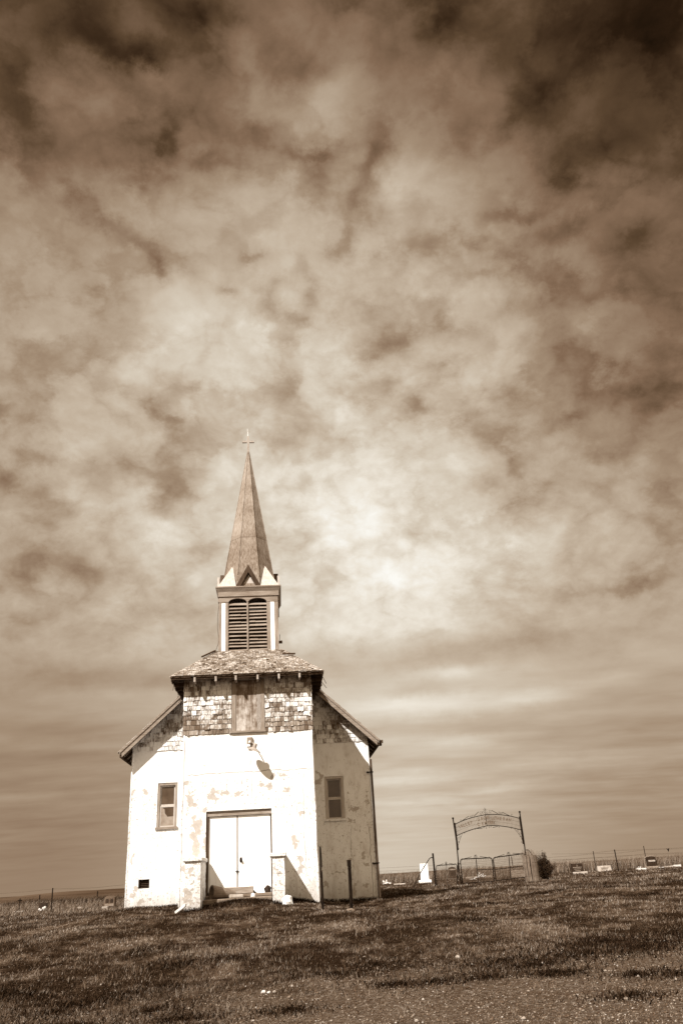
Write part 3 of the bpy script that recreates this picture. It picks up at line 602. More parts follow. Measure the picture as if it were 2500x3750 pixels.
# spire: eight sheeted faces, raised ridge rolls, pale corner broaches and a gablet on each side
RI = .955; ZS = 9.72; TIP = Vector((0, BC, 15.56)); RO = RI/math.cos(math.pi/8)
def oc(k, s_=1.): a = math.pi/8+k*math.pi/4; return Vector((RO*s_*math.cos(a), BC+RO*s_*math.sin(a), ZS))
mb = MB(); tp = [TIP+Vector((.035*math.cos(math.pi/8+k*math.pi/4), .035*math.sin(math.pi/8+k*math.pi/4), -.0)) for k in range(8)]
for k in range(8): mb.add([oc(k), oc(k+1), tp[(k+1) % 8], tp[k]], [(0, 1, 2, 3)])
mb.add(tp, [tuple(range(8))])
spire = mb.build('spire', M['spire'], ch)
for k in range(8):
    mb = MB(); t0 = random.uniform(0.06, .12); A = oc(k); mb.tube([A.lerp(tp[k], t0), A.lerp(tp[k], 1.0)], [.022, .014], 5); mb.build('ridge_roll', M['spire'], spire)
for sx, sy in ((-1, -1), (1, -1), (1, 1), (-1, 1)):          # broach: a half pyramid closing each corner of the square
    mb = MB(); s_ = 1.04; C = Vector((sx*s_, BC+sy*s_, ZS)); h = RI*math.tan(math.pi/8)
    A = Vector((sx*h*1.06, BC+sy*s_, ZS)); B = Vector((sx*s_, BC+sy*h*1.06, ZS)); n_ = Vector((sx, sy, 0)).normalized()
    m_ = .62/ (15.56-ZS); T = Vector((n_.x*RI*(1-m_*1.6), BC+n_.y*RI*(1-m_*1.6), ZS+.92))
    fs = [(0, 2, 3), (2, 1, 3)] if sx*sy > 0 else [(0, 3, 2), (2, 3, 1)]
    mb.add([A, B, C, T], fs+[(0, 1, 2), (0, 3, 1)]); mb.build('broach', M['spire_pale'], spire)
    mb = MB(); mb.box(*sorted((sx*1.0, sx*1.075)), *sorted((BC+sy*.55, BC+sy*.82)), ZS, ZS+.42); mb.build('corner_block', M['spire_pale'], spire)
for q in range(4):                                           # gablets: two leaning boards over a dark recess
    Mq = Matrix.Translation((0, BC, 0)) @ Matrix.Rotation(q*math.pi/2, 4, 'Z')
    def G(x, d, z): return Mq @ Vector((x, -1.03+d, ZS+z))
    mb = MB(); w, h, t = .43, .80, .07; iw, ih = .27, .52
    ring = [(-w, 0), (0, h), (w, 0)]; inn = [(-iw, .0), (0, ih), (iw, .0)]
    fr = [G(x, 0, z) for x, z in ring]+[G(x, 0, z) for x, z in inn]+[G(x, .12+z*.25, z) for x, z in inn]+[G(x, .05+z*.25, z) for x, z in ring]
    mb.add(fr, [(0, 3, 4, 1), (1, 4, 5, 2), (3, 6, 7, 4), (4, 7, 8, 5), (0, 1, 10, 9), (1, 2, 11, 10)])
    gb = mb.build('gablet', M['wood_dark'], spire)
    mb = MB(); mb.add([G(-iw*.82, .09, 0), G(iw*.9, .09, 0), G(0.02, .11, ih*.86)], [(0, 1, 2)]); mb.add([G(-iw*.82, .16, 0), G(iw*.9, .16, 0), G(0.02, .18, ih*.86)], [(2, 1, 0)]); mb.build('gablet_panel', M['spire_pale'], gb)
mb = MB(); mb.box(-.042, .042, BC-.035, BC+.035, 15.50, 16.25); mb.box(-.225, -.043, BC-.034, BC+.034, 15.965, 16.045); mb.box(.043, .225, BC-.034, BC+.034, 15.965, 16.045)
cross = mb.build('cross', M['wood_pale'], ch)
mb = MB(); mb.tube([(-.01, BC, 16.25), (-.025, BC, 16.60)], [.013, .006], 5); mb.build('lightning_rod', M['white_paint'], cross)

# door: two flush white leaves under a timber head
mb = MB(); mb.box(-1.25, .665, .06, .27, 2.265, 2.400); mb.build('lintel', M['lintel'], ch)
mb = MB(); mb.box(-1.248, -1.185, .05, .2, .12, 2.262); mb.box(.63, .663, .07, .2, .12, 2.262); mb.box(-1.18, .63, .18, .24, .12, .2); mb.build('door_frame', M['wood_dark'], ch)
mb = MB(); mb.cbox(-1.18, -.362, .115, .165, .235, 2.255, .006); dl = mb.build('door_leaf', M['door'], ch)
mb = MB(); mb.box(-.358, -.338, .108, .16, .235, 2.26); mb.build('meeting_strip', M['wood'], dl)
mb = MB(); mb.cbox(-.330, .625, .118, .165, .245, 2.262, .006); dr = mb.build('door_leaf', M['door'], ch)
mb = MB(); Mk = Matrix.Translation((-.243, .112, 1.045)) @ Matrix.Rotation(R(90), 4, 'X'); mb.lathe([(.04, 0), (.04, .008), (.015, .012), (.014, .04), (.034, .05), (.032, .075), (.01, .085)], 14, Mk); mb.cbox(-.275, -.212, .106, .117, .98, 1.115, .004); mb.build('handle', M['iron'], dr)
mb = MB(); mb.box(-.40, -.30, .09, .114, .745, .762); mb.tube([(-.345, .1, .78), (-.345, .09, .70)], .012, 5); mb.build('hasp', M['iron'], dr)
mb = MB()                                                    # peeling curled skin at the foot of the right leaf
n = 26
for j in range(7):
    for i in range(n):
        u = i/(n-1); v_ = j/6; x = -.25+.87*u
        y = .100-.16*v_**1.6*(1+.5*math.sin(u*9+1)) ; z = .36+.05*math.sin(u*5)-.24*v_*(.75+.25*math.sin(u*13)+.2*u)
        mb.v.append((x, y+.02*math.sin(u*31+v_*5), z))
for j in range(6):
    for i in range(n-1): a = j*n+i; mb.f.append((a, a+n, a+n+1, a+1))
mb.build('peeling_skin', M['door'], dr, smooth=True)

# windows: frame, two sashes, glass
def window(w4, sun):
    x0, x1, z0, z1 = w4; y = DT
    mb = MB(); t = .075
    mb.box(x0, x1, y+.02, y+.12, z1-t, z1); mb.box(x0, x0+t, y+.02, y+.12, z0, z1-t); mb.box(x1-t, x1, y+.02, y+.12, z0, z1-t)
    w = mb.build('window', M['wood'] if sun else M['window_paint'], ch); zm = z0+(z1-z0)*.505
    mb = MB(); mb.box(x0-.03, x1+.03, y-.05, y+.12, z0-.0, z0+.07); mb.build('sill', M['stucco_pier'] if not sun else M['wood_h'], w)
    for k, (a, b) in enumerate(((z0+.07, zm), (zm, z1-t))):
        mb = MB(); s_ = .045; yy = y+.07-.0*k; xa, xb = x0+t, x1-t; yy = y+.055+.03*k
        mb.box(xa, xb, yy, yy+.03, a, a+s_); mb.box(xa, xb, yy, yy+.03, b-s_, b); mb.box(xa, xa+s_, yy, yy+.03, a+s_, b-s_); mb.box(xb-s_, xb, yy, yy+.03, a+s_, b-s_)
        mb.build('sash', M['window_paint'], w)
        mb = MB(); mb.box(xa+s_-.005, xb-s_+.005, yy+.012, yy+.018, a+s_-.005, b-s_+.005); mb.build('pane', M['glass_sun'] if sun else M['glass'], w)
        if sun and k == 0:
            mb = MB(); A, B = xa+s_, xb-s_; zz = a+s_
            mb.poly([(A, zz), (B, zz), (B, zz+.28), (A+.22, zz+.27), (A+.13, zz+.38), (A+.12, zz+.5), (A+.04, zz+.56), (A, zz+.55)], yy+.004, yy+.010); tag(mb.build('torn_cover', M['torn'], w), 'pale torn sheet in the lower sash')
window(WL, True); window(WR, False)
# foundation vent
mb = MB(); mb.box(VE[0], VE[1], DT+.2, DT+.25, VE[2], VE[3]); ve = mb.build('vent', M['black'], ch)  # near-black back sheet stands for the shade inside the opening
mb = MB()
for q in range(5): z = VE[2]+.03+q*.05; mb.box(VE[0]+.01, VE[1]-.01, DT+.1, DT+.12, z, z+.012)
mb.box(VE[0], VE[0]+.025, DT+.06, DT+.14, VE[2], VE[3]); mb.box(VE[1]-.025, VE[1], DT+.06, DT+.14, VE[2], VE[3]); mb.build('grille', M['wood_dark'], ve)
# downspout at the right corner
mb = MB(); mb.tube([(4.02, DT-.03, 4.02), (4.02, DT-.03, 2.5), (4.015, DT-.03, 1.0), (4.03, DT-.03, -.45)], .036, 8); ds = mb.build('downspout', M['wood_dark'], ch, smooth=False)
for z in (3.60, .78):
    mb = MB(); mb.box(3.88, 4.075, DT-.08, DT-.02, z-.016, z+.016); mb.cbox(3.86, 3.89, DT-.06, DT, z-.03, z+.03, .006); mb.build('bracket', M['iron'], ds)
# stair piers either side of the door, with rough caps
for x0, x1, zt in ((-1.66, -1.235, 1.03), (.675, 1.005, 1.03)):
    mb = MB(); nz, ny = 22, 16
    D_ = 1.55; pts = []
    for j in range(nz+1):
        z = -.75+(zt+.75)*j/nz; ring = []
        P = [(x0+(x1-x0)*i/6, -D_) for i in range(6)]+[(x1, -D_+D_*i/ny) for i in range(ny)]+[(x1-(x1-x0)*i/6, 0) for i in range(6)]+[(x0, -D_*i/ny) for i in range(ny)]
        for x, y in P:
            q = Vector((x, y, z)); e = .018*mnoise.noise(q*3)+.010*mnoise.noise(q*9); cx_, cy_ = (x0+x1)/2, -D_/2
            mb.v.append((x+e*(1 if x > cx_ else -1), y-abs(e)*(y < -D_+.01), z))
    n = len(P)
    for j in range(nz):
        for i in range(n): mb.f.append((j*n+i, j*n+(i+1) % n, j*n+n+(i+1) % n, j*n+n+i))
    mb.f.append(tuple(range(nz*n, nz*n+n))); pr = mb.build('stair_pier', M['stucco_pier'], ch)
    mb = MB(); k = 14; a, b, y0, y1 = x0-.07, x1+.05, -D_-.06, -.002; vs = []
    mb.cbox(a, b, y0, y1, zt+.002, zt+.115, .022)
    for q in range(len(mb.v)): p = Vector(mb.v[q]); e = mnoise.noise(p*4)*.014; mb.v[q] = (p.x+e, p.y if p.y > -.05 else p.y+e, p.z+(e if p.z > zt+.05 else 0))
    mb.build('cap', M['stucco_pier'], pr)
# step between the piers
mb = MB(); mb.cbox(-1.215, .655, -1.0, -.004, -.5, .075, .02); mb.cbox(-1.21, .65, -.35, -.006, .078, .16, .015); mb.build('door_step', M['concrete'], ch)
# yard light on the tower
mb = MB(); mb.cbox(-.045, .13, -.075, -.002, 4.19, 4.475, .012); wl = mb.build('wall_lamp', M['wood'], ch)
mb = MB(); mb.lathe([(.03, 0), (.04, .02), (.036, .06), (.015, .085)], 12, Matrix.Translation((.045, -.08, 4.305)) @ Matrix.Rotation(R(62), 4, 'X')); mb.build('photocell', M['white_paint'], wl)
mb = MB(); mb.cbox(-.05, .06, -.10, -.076, 4.19, 4.26, .008); mb.build('bracket', M['white_paint'], wl)
n_ = Vector((.36, -.13, .93)).normalized(); c = Vector((.166, -.45, 4.035)); Mq = Matrix.Translation(c) @ Z_.rotation_difference(n_).to_matrix().to_4x4()
mb = MB(); mb.lathe([(.225, -.012), (.224, .0), (.15, .03), (.075, .065), (.06, .075), (.058, .15), (.05, .19), (.02, .20)], 24, Mq); mb.build('reflector', M['wood_pale'], wl, smooth=False)
mb = MB(); t_ = Mq @ Vector((-.05, 0, .16)); mb.tube([(.12, -.06, 4.30), (.15, -.2, 4.28), tuple(t_)], .014, 6); mb.build('arm', M['wood_pale'], wl)

# ------------------------------------------------------------------ things lying and standing at the church
CH = Matrix.Translation((CX, CD, 0)) @ Matrix.Rotation(YAW, 4, 'Z')
def wl2(x, y, z): return CH @ Vector((x, y, z))
def rock(name, p, r, m, label, cat='stone', group=None, jit=.35):
    mb = MB(); mb.ball((0, 0, r[2]*.55), r, 12, 8, jit); return tag(mb.build(name, m, loc=p, rz=random.uniform(0, 3)), label, cat, group)
# hollow clay pipe, plank and rubble on the step
mb = MB(); p0, p1 = Vector((-1.02, -.66, .25)), Vector((-.40, -.34, .17)); ax = (p1-p0).normalized(); s1 = ax.cross(Z_).normalized(); s2 = s1.cross(ax); n = 18; b = []
for q, rr in ((p0, .19), (p1, .09), (p1, .07), (p0, .165)): b.append([q+s1*rr*math.cos(k*math.tau/n)+s2*rr*math.sin(k*math.tau/n) for k in range(n)])
vs = [CH @ q for r_ in b for q in r_]; fs = []
for i in range(4):
    for k in range(n): fs.append((i*n+k, i*n+(k+1) % n, ((i+1) % 4)*n+(k+1) % n, ((i+1) % 4)*n+k))
o0 = wl2(-.8, -.4, .1); mb.add([q-o0 for q in vs], fs); tag(mb.build('broken_pipe', M['concrete'], loc=o0), 'broken tapering pipe lying at the left foot of the doors', 'pipe')
mb = MB(); mb.cbox(-.48, .48, -.07, .07, 0, .18, .012); tag(mb.build('timber_beam', M['lintel'], loc=wl2(-.36, -.18, .165), rz=YAW), 'long grey timber beam lying along the church doorstep', 'beam')
mb = MB(); mb.cbox(-.2, .2, -.09, .09, 0, .09, .02)
for q in range(len(mb.v)): p = Vector(mb.v[q]); mb.v[q] = tuple(p+Vector((1, 1, .6))*mnoise.noise(p*7)*.03)
tag(mb.build('stone_block', M['stone_pale'], loc=wl2(-.33, -.75, .075), rz=.3), 'flat pale block of stone in front of the doorstep beam', 'stone')
rock('stone', wl2(.12, -.62, .075), (.065, .06, .06), M['stone_white'], 'fist sized white stone on the doorstep right of the flat block')
rock('stone', wl2(.52, -.2, .16), (.11, .09, .11), M['stone_dark'], 'dark stone on the doorstep beside the right stair pier')
p = gp(1052, 23.35); rock('stone', p, (.17, .14, .15), M['stone_white'], 'white boulder in the grass at the foot of the right stair pier')
p = gp(664, 22.9); mb = MB(); mb.cbox(-.17, .17, -.05, .05, 0, .07, .015, Matrix.Rotation(R(-32), 4, 'Y')); mb.v = [tuple(Vector(q)+Vector((1, 1, 1))*.035*mnoise.noise(Vector(q)*9)) for q in mb.v]; tag(mb.build('plaster_chunk', M['stone_light'], loc=p+Vector((0, 0, .07)), rz=-.2), 'white slab of fallen plaster leaning in the grass below the left stair pier', 'rubble')
# two old posts in front of the right half
def post_at(name, px, Y, top_px, fn, label, cat='post'):
    p = gp(px, Y); t = at(top_px[0], top_px[1], Y); mb = MB(); fn(mb, t-p); return tag(mb.build(name, M['iron'], loc=p), label, cat)
def f1(mb, d):
    mb.tube([(0, 0, -.3), d*.6], [.036, .03], 7); mb.tube([d*.50+Vector((-.02, 0, 0)), d+Vector((-.0, 0, 0))], [.022, .018], 6); mb.tube([d*.66+Vector((.025, 0, 0)), d*.98+Vector((.02, 0, 0))], [.012, .006], 5)
post_at('wooden_post', 1183, 21.9, (1171.7, 3100), f1, 'thin split dark post close against the tower corner')
def f2(mb, d):
    mb.box(-.042, .042, -.02, .0, -.3, d.z, Matrix.Shear('XZ', 4, (d.x/d.z, 0)) if False else Matrix(((1, 0, d.x/d.z, 0), (0, 1, d.y/d.z, 0), (0, 0, 1, 0), (0, 0, 0, 1))))
    mb.tube([(0, -.03, -.3), d+Vector((0, -.03, .01))], .018, 5); mb.tube([d*.84+Vector((-.05, -.04, 0)), d*.84+Vector((.05, -.04, .02))], .014, 5); mb.cbox(d.x-.055, d.x+.045, d.y-.045, d.y+.02, d.z-.13, d.z+.02, .01)
post_at('steel_post', 1287, 21.9, (1278, 3152), f2, 'short rusty steel post in front of the right window wall')
p = gp(1283, 21.6); rock('stone', p, (.13, .1, .05), M['concrete'], 'flat grey stone at the foot of the short steel post')

# ------------------------------------------------------------------ the cemetery entrance
GY = 48.
def A(px, py): return at(px, py, GY)
def zoom3(x, y): return A(1640+x/4.9, 2940+y/4.9)
def spiral(mb, c, r, turns, a0, rad=.007, sgn=1):
    pts = [c+Vector((math.cos(a0+sgn*t*turns*math.tau), 0, math.sin(a0+sgn*t*turns*math.tau)))*r*(1-.75*t) for t in np.linspace(0, 1, 14)]; mb.tube(pts, rad, 4)
ga_loc = gp(1806, GY); ga = tag(empty('entrance_arch', ga_loc), 'tall rusty iron arch with lettered wire sign over the cemetery gates', 'arch')
def gbuild(mb, name, m, par, o=None):
    o = o or ga_loc; mb.v = [tuple(Vector(p)-o) for p in mb.v]; return mb.build(name, m, par)
for pts, th in (([(237, 1490), (205, 1300), (172, 950), (150, 700), (86, 285)], [(172, 850), (112, 360)]), ([(1400, 1330), (1390, 1000), (1372, 800), (1345, 600), (1281, 170)], [(1350, 740), (1281, 245)])):
    P = [zoom3(*q) for q in pts]; P[0].z = float(g(P[0].x, GY))-.3
    mb = MB(); mb.tube(P, .033, 8); mb.ball(P[-1]+Vector((0, 0, .02)), .06, 8, 6); po = gbuild(mb, 'post', M['iron'], ga)
    mb = MB(); mb.tube([zoom3(*q)+Vector((.015 if th[0][0] < 500 else -.02, -.05, 0)) for q in th], .036, 6); gbuild(mb, 'clamp_rail', M['iron'], po)
top = [(122, 385), (250, 325), (430, 265), (668, 212), (760, 206), (900, 210), (1100, 235), (1278, 278)]
bot = [(150, 592), (290, 530), (480, 465), (695, 415), (800, 408), (910, 412), (1110, 440), (1303, 485)]
def curve(pts, t):
    t = t*(len(pts)-1); i = min(int(t), len(pts)-2); f = t-i
    p = [Vector(q) for q in (pts[max(i-1, 0)], pts[i], pts[i+1], pts[min(i+2, len(pts)-1)])]
    return .5*((2*p[1])+(p[2]-p[0])*f+(2*p[0]-5*p[1]+4*p[2]-p[3])*f*f+(3*p[1]-p[0]-3*p[2]+p[3])*f**3)
def tb(t, s_): a = curve(top, t); b = curve(bot, t); q = a.lerp(b, s_); return zoom3(q.x, q.y)
mb = MB()
for s_ in (0, 1): mb.tube([tb(t, s_) for t in np.linspace(0, 1, 30)], .020, 6)
mb.tube([tb(.428, 0), tb(.428, 1)], .017, 5); gbuild(mb, 'arch_frame', M['iron'], ga)
mb = MB()
for q in range(1, 62): t = q/62; mb.tube([tb(t, 0), tb(t, 1)], .0055, 4)
for s_ in (.33, .66): mb.tube([tb(t, s_) for t in np.linspace(0, 1, 24)], .005, 4)
gbuild(mb, 'wire_panel', M['wire'], ga)
mb = MB()
for (x, y, r_, n_, a0, sg) in ((225, 315, 17, .9, -1.2, 1), (395, 250, 22, 1.1, -2, 1), (428, 232, 20, 1.1, 1, -1), (580, 180, 34, 1.2, -2, 1), (625, 165, 30, 1.1, .5, -1), (650, 118, 24, .9, 3, 1), (672, 118, 22, .9, .2, -1), (690, 175, 28, 1.1, -2.6, 1), (745, 160, 32, 1.2, 2.2, -1), (912, 185, 24, 1.1, 2, -1), (950, 190, 22, 1.1, -.5, 1), (1140, 215, 18, .9, -2, -1),
        (490, 475, 12, .9, 1, 1), (640, 448, 16, 1, 0, 1), (680, 452, 16, 1, 2, -1), (735, 440, 16, 1, 0, 1), (765, 432, 12, 1, 2, -1), (910, 430, 14, .9, 3, 1), (1135, 460, 14, .9, 0, 1), (290, 540, 14, .9, 2, -1), (190, 640, 28, 1, 0, 1), (215, 600, 20, 1, 2, 1), (185, 700, 14, 1, 2, -1), (1255, 500, 22, 1, 1, 1), (1285, 545, 24, 1, 0, -1), (1300, 600, 18, 1, 2, 1), (1320, 705, 14, .8, 2, 1), (185, 815, 14, .8, 0, -1)):
    mb = MB(); spiral(mb, zoom3(x, y), r_/4.9/66*.92, n_, a0, .007, sg); gbuild(mb, 'scroll', M['iron'], ga)
mb = MB(); mb.tube([zoom3(668, 212), zoom3(652, 85)], .009, 4); gbuild(mb, 'finial', M['iron'], ga)
mb = MB(); mb.tube([zoom3(250, 560), zoom3(215, 650), zoom3(180, 760)], .008, 4); gbuild(mb, 'corner_bracket', M['iron'], ga); mb = MB(); mb.tube([zoom3(1190, 470), zoom3(1255, 545), zoom3(1310, 625), zoom3(1330, 680)], .009, 4)
gbuild(mb, 'corner_bracket', M['iron'], ga)
for a, b in (((255, 318), (368, 240)), ((462, 240), (546, 160)), ((775, 135), (890, 195)), ((970, 170), (1105, 235)), ((520, 462), (612, 463)), ((798, 442), (886, 425))): mb = MB(); mb.tube([zoom3(*a), zoom3(*b)], .015, 5); gbuild(mb, 'brace_bar', M['iron'], ga)
def letters(par, o, words, size, depth=.012):
    """each word: (text, t0, t1, s): letters spread between t0 and t1 along the arch at the height s of the band"""
    mb = MB(); dg = bpy.context.evaluated_depsgraph_get()
    for text, t0, t1, s_ in words:
        for i, chr_ in enumerate(text):
            cu = bpy.data.curves.new('letter', 'FONT'); cu.body = chr_; cu.size = size; cu.extrude = depth/2; cu.align_x = 'CENTER'; cu.align_y = 'CENTER'; cu.offset = .006
            ob = bpy.data.objects.new('letter', cu); COL.objects.link(ob); dg.update(); me = bpy.data.meshes.new_from_object(ob.evaluated_get(bpy.context.evaluated_depsgraph_get()))
            t = t0+(t1-t0)*i/max(1, len(text)-1); c_ = tb(t, s_); d = (tb(t+.01, s_)-tb(t-.01, s_)).normalized(); ang = math.atan2(d.z, d.x)
            Mx = Matrix.Translation(c_+Vector((0, -.02, 0))) @ Matrix.Rotation(-ang, 4, 'Y') @ Matrix.Rotation(math.pi/2, 4, 'X') @ Matrix.Diagonal((.72, 1, 1, 1))
            mb.add([Mx @ v.co for v in me.vertices], [tuple(p.vertices) for p in me.polygons]); bpy.data.objects.remove(ob); bpy.data.meshes.remove(me); bpy.data.curves.remove(cu)
    return gbuild(mb, 'lettering', M['letter'], par, o)
letters(ga, ga_loc, [('VALLEY', .09, .26, .42), ('GROVE', .345, .475, .30), ('LUTHERAN', .585, .86, .36), ('CEMETERY', .335, .62, .74)], .25)

def gate(quad, label, mids, group, r=.027, wires=27, hinge=None):
    TL, TR, BL, BR = [zoom3(*q) for q in quad]; o = (BL+BR)/2; o.z = min(BL.z, BR.z)
    root = tag(empty('gate', o), label, 'gate', group)
    def q(u, v): return TL.lerp(TR, u).lerp(BL.lerp(BR, u), v)
    c_ = .09
    mb = MB(); mb.tube([q(0, 1), q(0, c_*1.2), q(.012, c_*.5), q(.035, c_*.15), q(c_*.9, 0), q(.5, 0), q(1-c_*.9, 0), q(1-.035, c_*.15), q(1-.012, c_*.5), q(1, c_*1.2), q(1, 1)], r, 6); mb.tube([q(0, 1), q(1, 1)], r*.8, 5); mb.tube([q(.495, 0), q(.5, 1)], r*.75, 5)
    for (u0, u1, v) in mids: mb.tube([q(u0, v), q(u1, v)], r*.6, 5)
    gbuild(mb, 'frame', M['iron'], root, o)
    mb = MB()
    for i in range(1, wires): u = i/wires; mb.tube([q(u, .08 if i % 2 else .06), q(u, 1)], .0055, 4)
    for i in range(1, wires, 2):
        u = i/wires; d = 1/wires; mb.tube([q(u, .10), q(u+d*.2, .05), q(u+d*.5, .035), q(u+d*.8, .05), q(u+d, .10)], .0055, 4)
    for v in (.22, .36, .5, .62, .72, .81, .9): mb.tube([q(.01, v), q(.99, v)], .005, 4)
    for i in range(wires): u = (i+.5)/wires; mb.tube([q(u, .5), q(u, 1)], .005, 4)
    gbuild(mb, 'wire_mesh', M['wire'], root, o)
    mb = MB(); h = (q(.5, 0)-q(.5, .16)); mb.tube([q(.495, 0), q(.49, 0)+h], .010, 4)
    for sg in (-1, 1):
        spiral(mb, q(.49+sg*.03, 0)+h*.75, .045, .9, 1.5, .008, sg); spiral(mb, q(.49+sg*.05, 0)+h*.25, .05, .9, 1.5, .008, sg); spiral(mb, q(.49+sg*.42, 0)+h*.15, .035, .8, 0, .007, sg)
        mb.tube([q(.49+sg*.13, 0)+h*.50, q(.49+sg*.38, 0)+h*.08], .013, 5)
    gbuild(mb, 'finial', M['iron'], root, o)
    mb = MB()
    for v in (.2, .75): mb.tube([q(hinge, v), q(hinge, v)+Vector((-.09 if hinge < .5 else .09, 0, .02))], .02, 5)
    gbuild(mb, 'hinge', M['iron'], root, o)
gate(((215, 1012), (785, 985), (252, 1442), (825, 1408)), 'left leaf of the double wire gate under the iron arch', [(.5, 1, .48)], 'wire gate leaves at the cemetery entrance', hinge=0)
gate(((803, 985), (1372, 908), (857, 1397), (1392, 1335)), 'right leaf of the double wire gate under the iron arch', [(0, 1, .52)], 'wire gate leaves at the cemetery entrance', hinge=1)
def z14(x, y): return ((1400+x/5.227-1640)*4.9, (3050+y/5.227-2940)*4.9)
gate((z14(1018, 632), z14(1422, 600), z14(1046, 1018), z14(1440, 990)), 'narrow single wire walking gate left of the iron arch', [], None, r=.017, wires=18, hinge=0)
def brace(px_pts, label, foot):
    P = [A(*q) for q in px_pts]; return P
P = [A(1595, 3247), A(1590, 3190), A(1583.7, 3124.6)]; o = P[0].copy(); o.z = float(g(o.x, GY)); mb = MB(); P[0].z = o.z-.3; mb.tube(P, .048, 8)
root = tag(empty('braced_post', o), 'dark pipe post with slanting brace beside the narrow walking gate', 'post'); gbuild(mb, 'post', M['iron'], root, o)
P = [A(1586, 3141), A(1577, 3140.5), A(1571, 3144), A(1540, 3192), A(1503.3, 3249)]; P = [q+Vector((0, -.35*i/4, 0)) for i, q in enumerate(P)]; P[-1].z = float(g(P[-1].x, P[-1].y))-.05
mb = MB(); mb.tube(P, .022, 6); gbuild(mb, 'brace', M['iron'], root, o)
P = [A(1926, 3112.5), A(1935, 3112.3), A(1941, 3116), A(1957, 3134), A(2000, 3186), A(2024, 3212)]; o = gp(2024, GY); P = [q+Vector((0, .9*i/5, 0)) for i, q in enumerate(P)]; P[-1].z = float(g(P[-1].x, P[-1].y))-.05
mb = MB(); mb.tube([q-o for q in P], .026, 6); tag(mb.build('brace_pipe', M['iron'], loc=o), 'bent iron brace pipe slanting down from the right arch post', 'brace')
p = gp(1671.5, GY-.4); mb = MB(); mb.tube([(0, 0, -.2), at(1676, 3158, GY-.4)-p], .032, 7); tag(mb.build('gate_post', M['iron'], loc=p), 'short iron post between the walking gate and the arch', 'post')
p = gp(1921, GY-.4); mb = MB(); mb.tube([(0, 0, -.2), at(1919.5, 3136, GY-.4)-p], .026, 7); mb.tube([(.12, 0, .0), (.03, 0, .75)], .02, 5); tag(mb.build('gate_post', M['iron'], loc=p), 'short iron post at the foot of the right arch post', 'post')
# round bin of slats with dead weeds
p = gp(1951, 46.6); RB = .36; HB_ = 1.30; root = tag(empty('slat_bin', p), 'round bin of upright weathered slats beside the right arch post', 'bin')
mb = MB()
for k in range(26):
    a = k*math.tau/26+random.uniform(-.02, .02); w = random.uniform(.030, .046); Mx = Matrix.Rotation(a, 4, 'Z') @ Matrix.Translation((RB*random.uniform(.97, 1.03), 0, 0)) @ Matrix.Rotation(random.uniform(-.03, .03), 4, 'X')
    mb.box(-.015, .015, -w, w, -.1, HB_*random.uniform(.95, 1.03), Mx)
mb.build('slats', M['slat'], root)
mb = MB()
for z in (.3, .95): mb.tube([(RB*1.06*math.cos(t), RB*1.06*math.sin(t), z) for t in np.linspace(0, math.tau, 25)], .006, 4)
mb.build('hoop', M['wire'], root)
mb = MB()
for k in range(150):
    a = random.uniform(0, math.tau); r_ = RB*.9*math.sqrt(random.random()); h = random.uniform(1.15, 1.62); q = Vector((r_*math.cos(a), r_*math.sin(a), .3)); e = Vector((q.x*1.3+random.uniform(-.1, .1), q.y*1.3, h))
    mb.add([q+Vector((-.006, 0, 0)), q+Vector((.006, 0, 0)), e+Vector((.003, 0, 0)), e+Vector((-.003, 0, 0))], [(0, 1, 2, 3)]); 
    for s_ in range(3): f = q.lerp(e, random.uniform(.7, 1)); d = Vector((random.uniform(-.06, .06), random.uniform(-.06, .06), random.uniform(.02, .07))); mb.add([f, f+d, f+d*.6+Vector((.012, 0, .0))], [(0, 1, 2)])
mb.build('dead_weeds', M['grass_tall'], root)
# shrub
p = gp(1996, 50.5); root = tag(empty('shrub', p), 'dark bushy shrub behind the slat bin', 'shrub')
br = MB(); lf = MB()
for k in range(60):
    a = random.uniform(0, math.tau); el = random.uniform(.45, 1.5); L_ = random.uniform(.8, 1.45)*(1 if el > .8 else .85); d = Vector((math.cos(a)*math.cos(el)*.8, math.sin(a)*math.cos(el)*.8, math.sin(el)))
    P = [Vector((math.cos(a)*.08, math.sin(a)*.08, -.05)), d*L_*.5+Vector((0, 0, .05)), d*L_+Vector((random.uniform(-.1, .1), random.uniform(-.1, .1), random.uniform(0, .12)))]
    br.tube(P, [.016, .010, .004], 4)
    for j in range(130):
        t = random.uniform(.25, 1.02); q = (P[0].lerp(P[1], t*2) if t < .5 else P[1].lerp(P[2], t*2-1))+Vector((random.gauss(0, .085), random.gauss(0, .085), random.gauss(0, .085)))*(1.15-t*.6)
        u = Vector((random.gauss(0, 1), random.gauss(0, 1), random.gauss(0, 1))).normalized()*random.uniform(.018, .04); w = u.cross(Vector((random.random(), random.random(), random.random()))).normalized()*.012
        if q.z > .12: lf.add([q-u, q+w, q+u, q-w], [(0, 1, 2, 3)])
for j in range(5200):
    d = Vector((random.gauss(0, 1), random.gauss(0, 1), random.gauss(0, 1))).normalized()*random.random()**.4; q = Vector((d.x*.47+.02, d.y*.47, .62+d.z*.46)); q += Vector((1, 1, 1))*.1*mnoise.noise(q*5)
    u = Vector((random.gauss(0, 1), random.gauss(0, 1), random.gauss(0, 1))).normalized()*random.uniform(.02, .045); w = u.cross(Vector((random.random(), random.random(), random.random()))).normalized()*.013
    if mnoise.noise(q*4.5) > -.22: lf.add([q-u, q+w, q+u, q-w], [(0, 1, 2, 3)])
br.build('stems', M['bark'], root); lf.build('crown', M['leaf'], root)

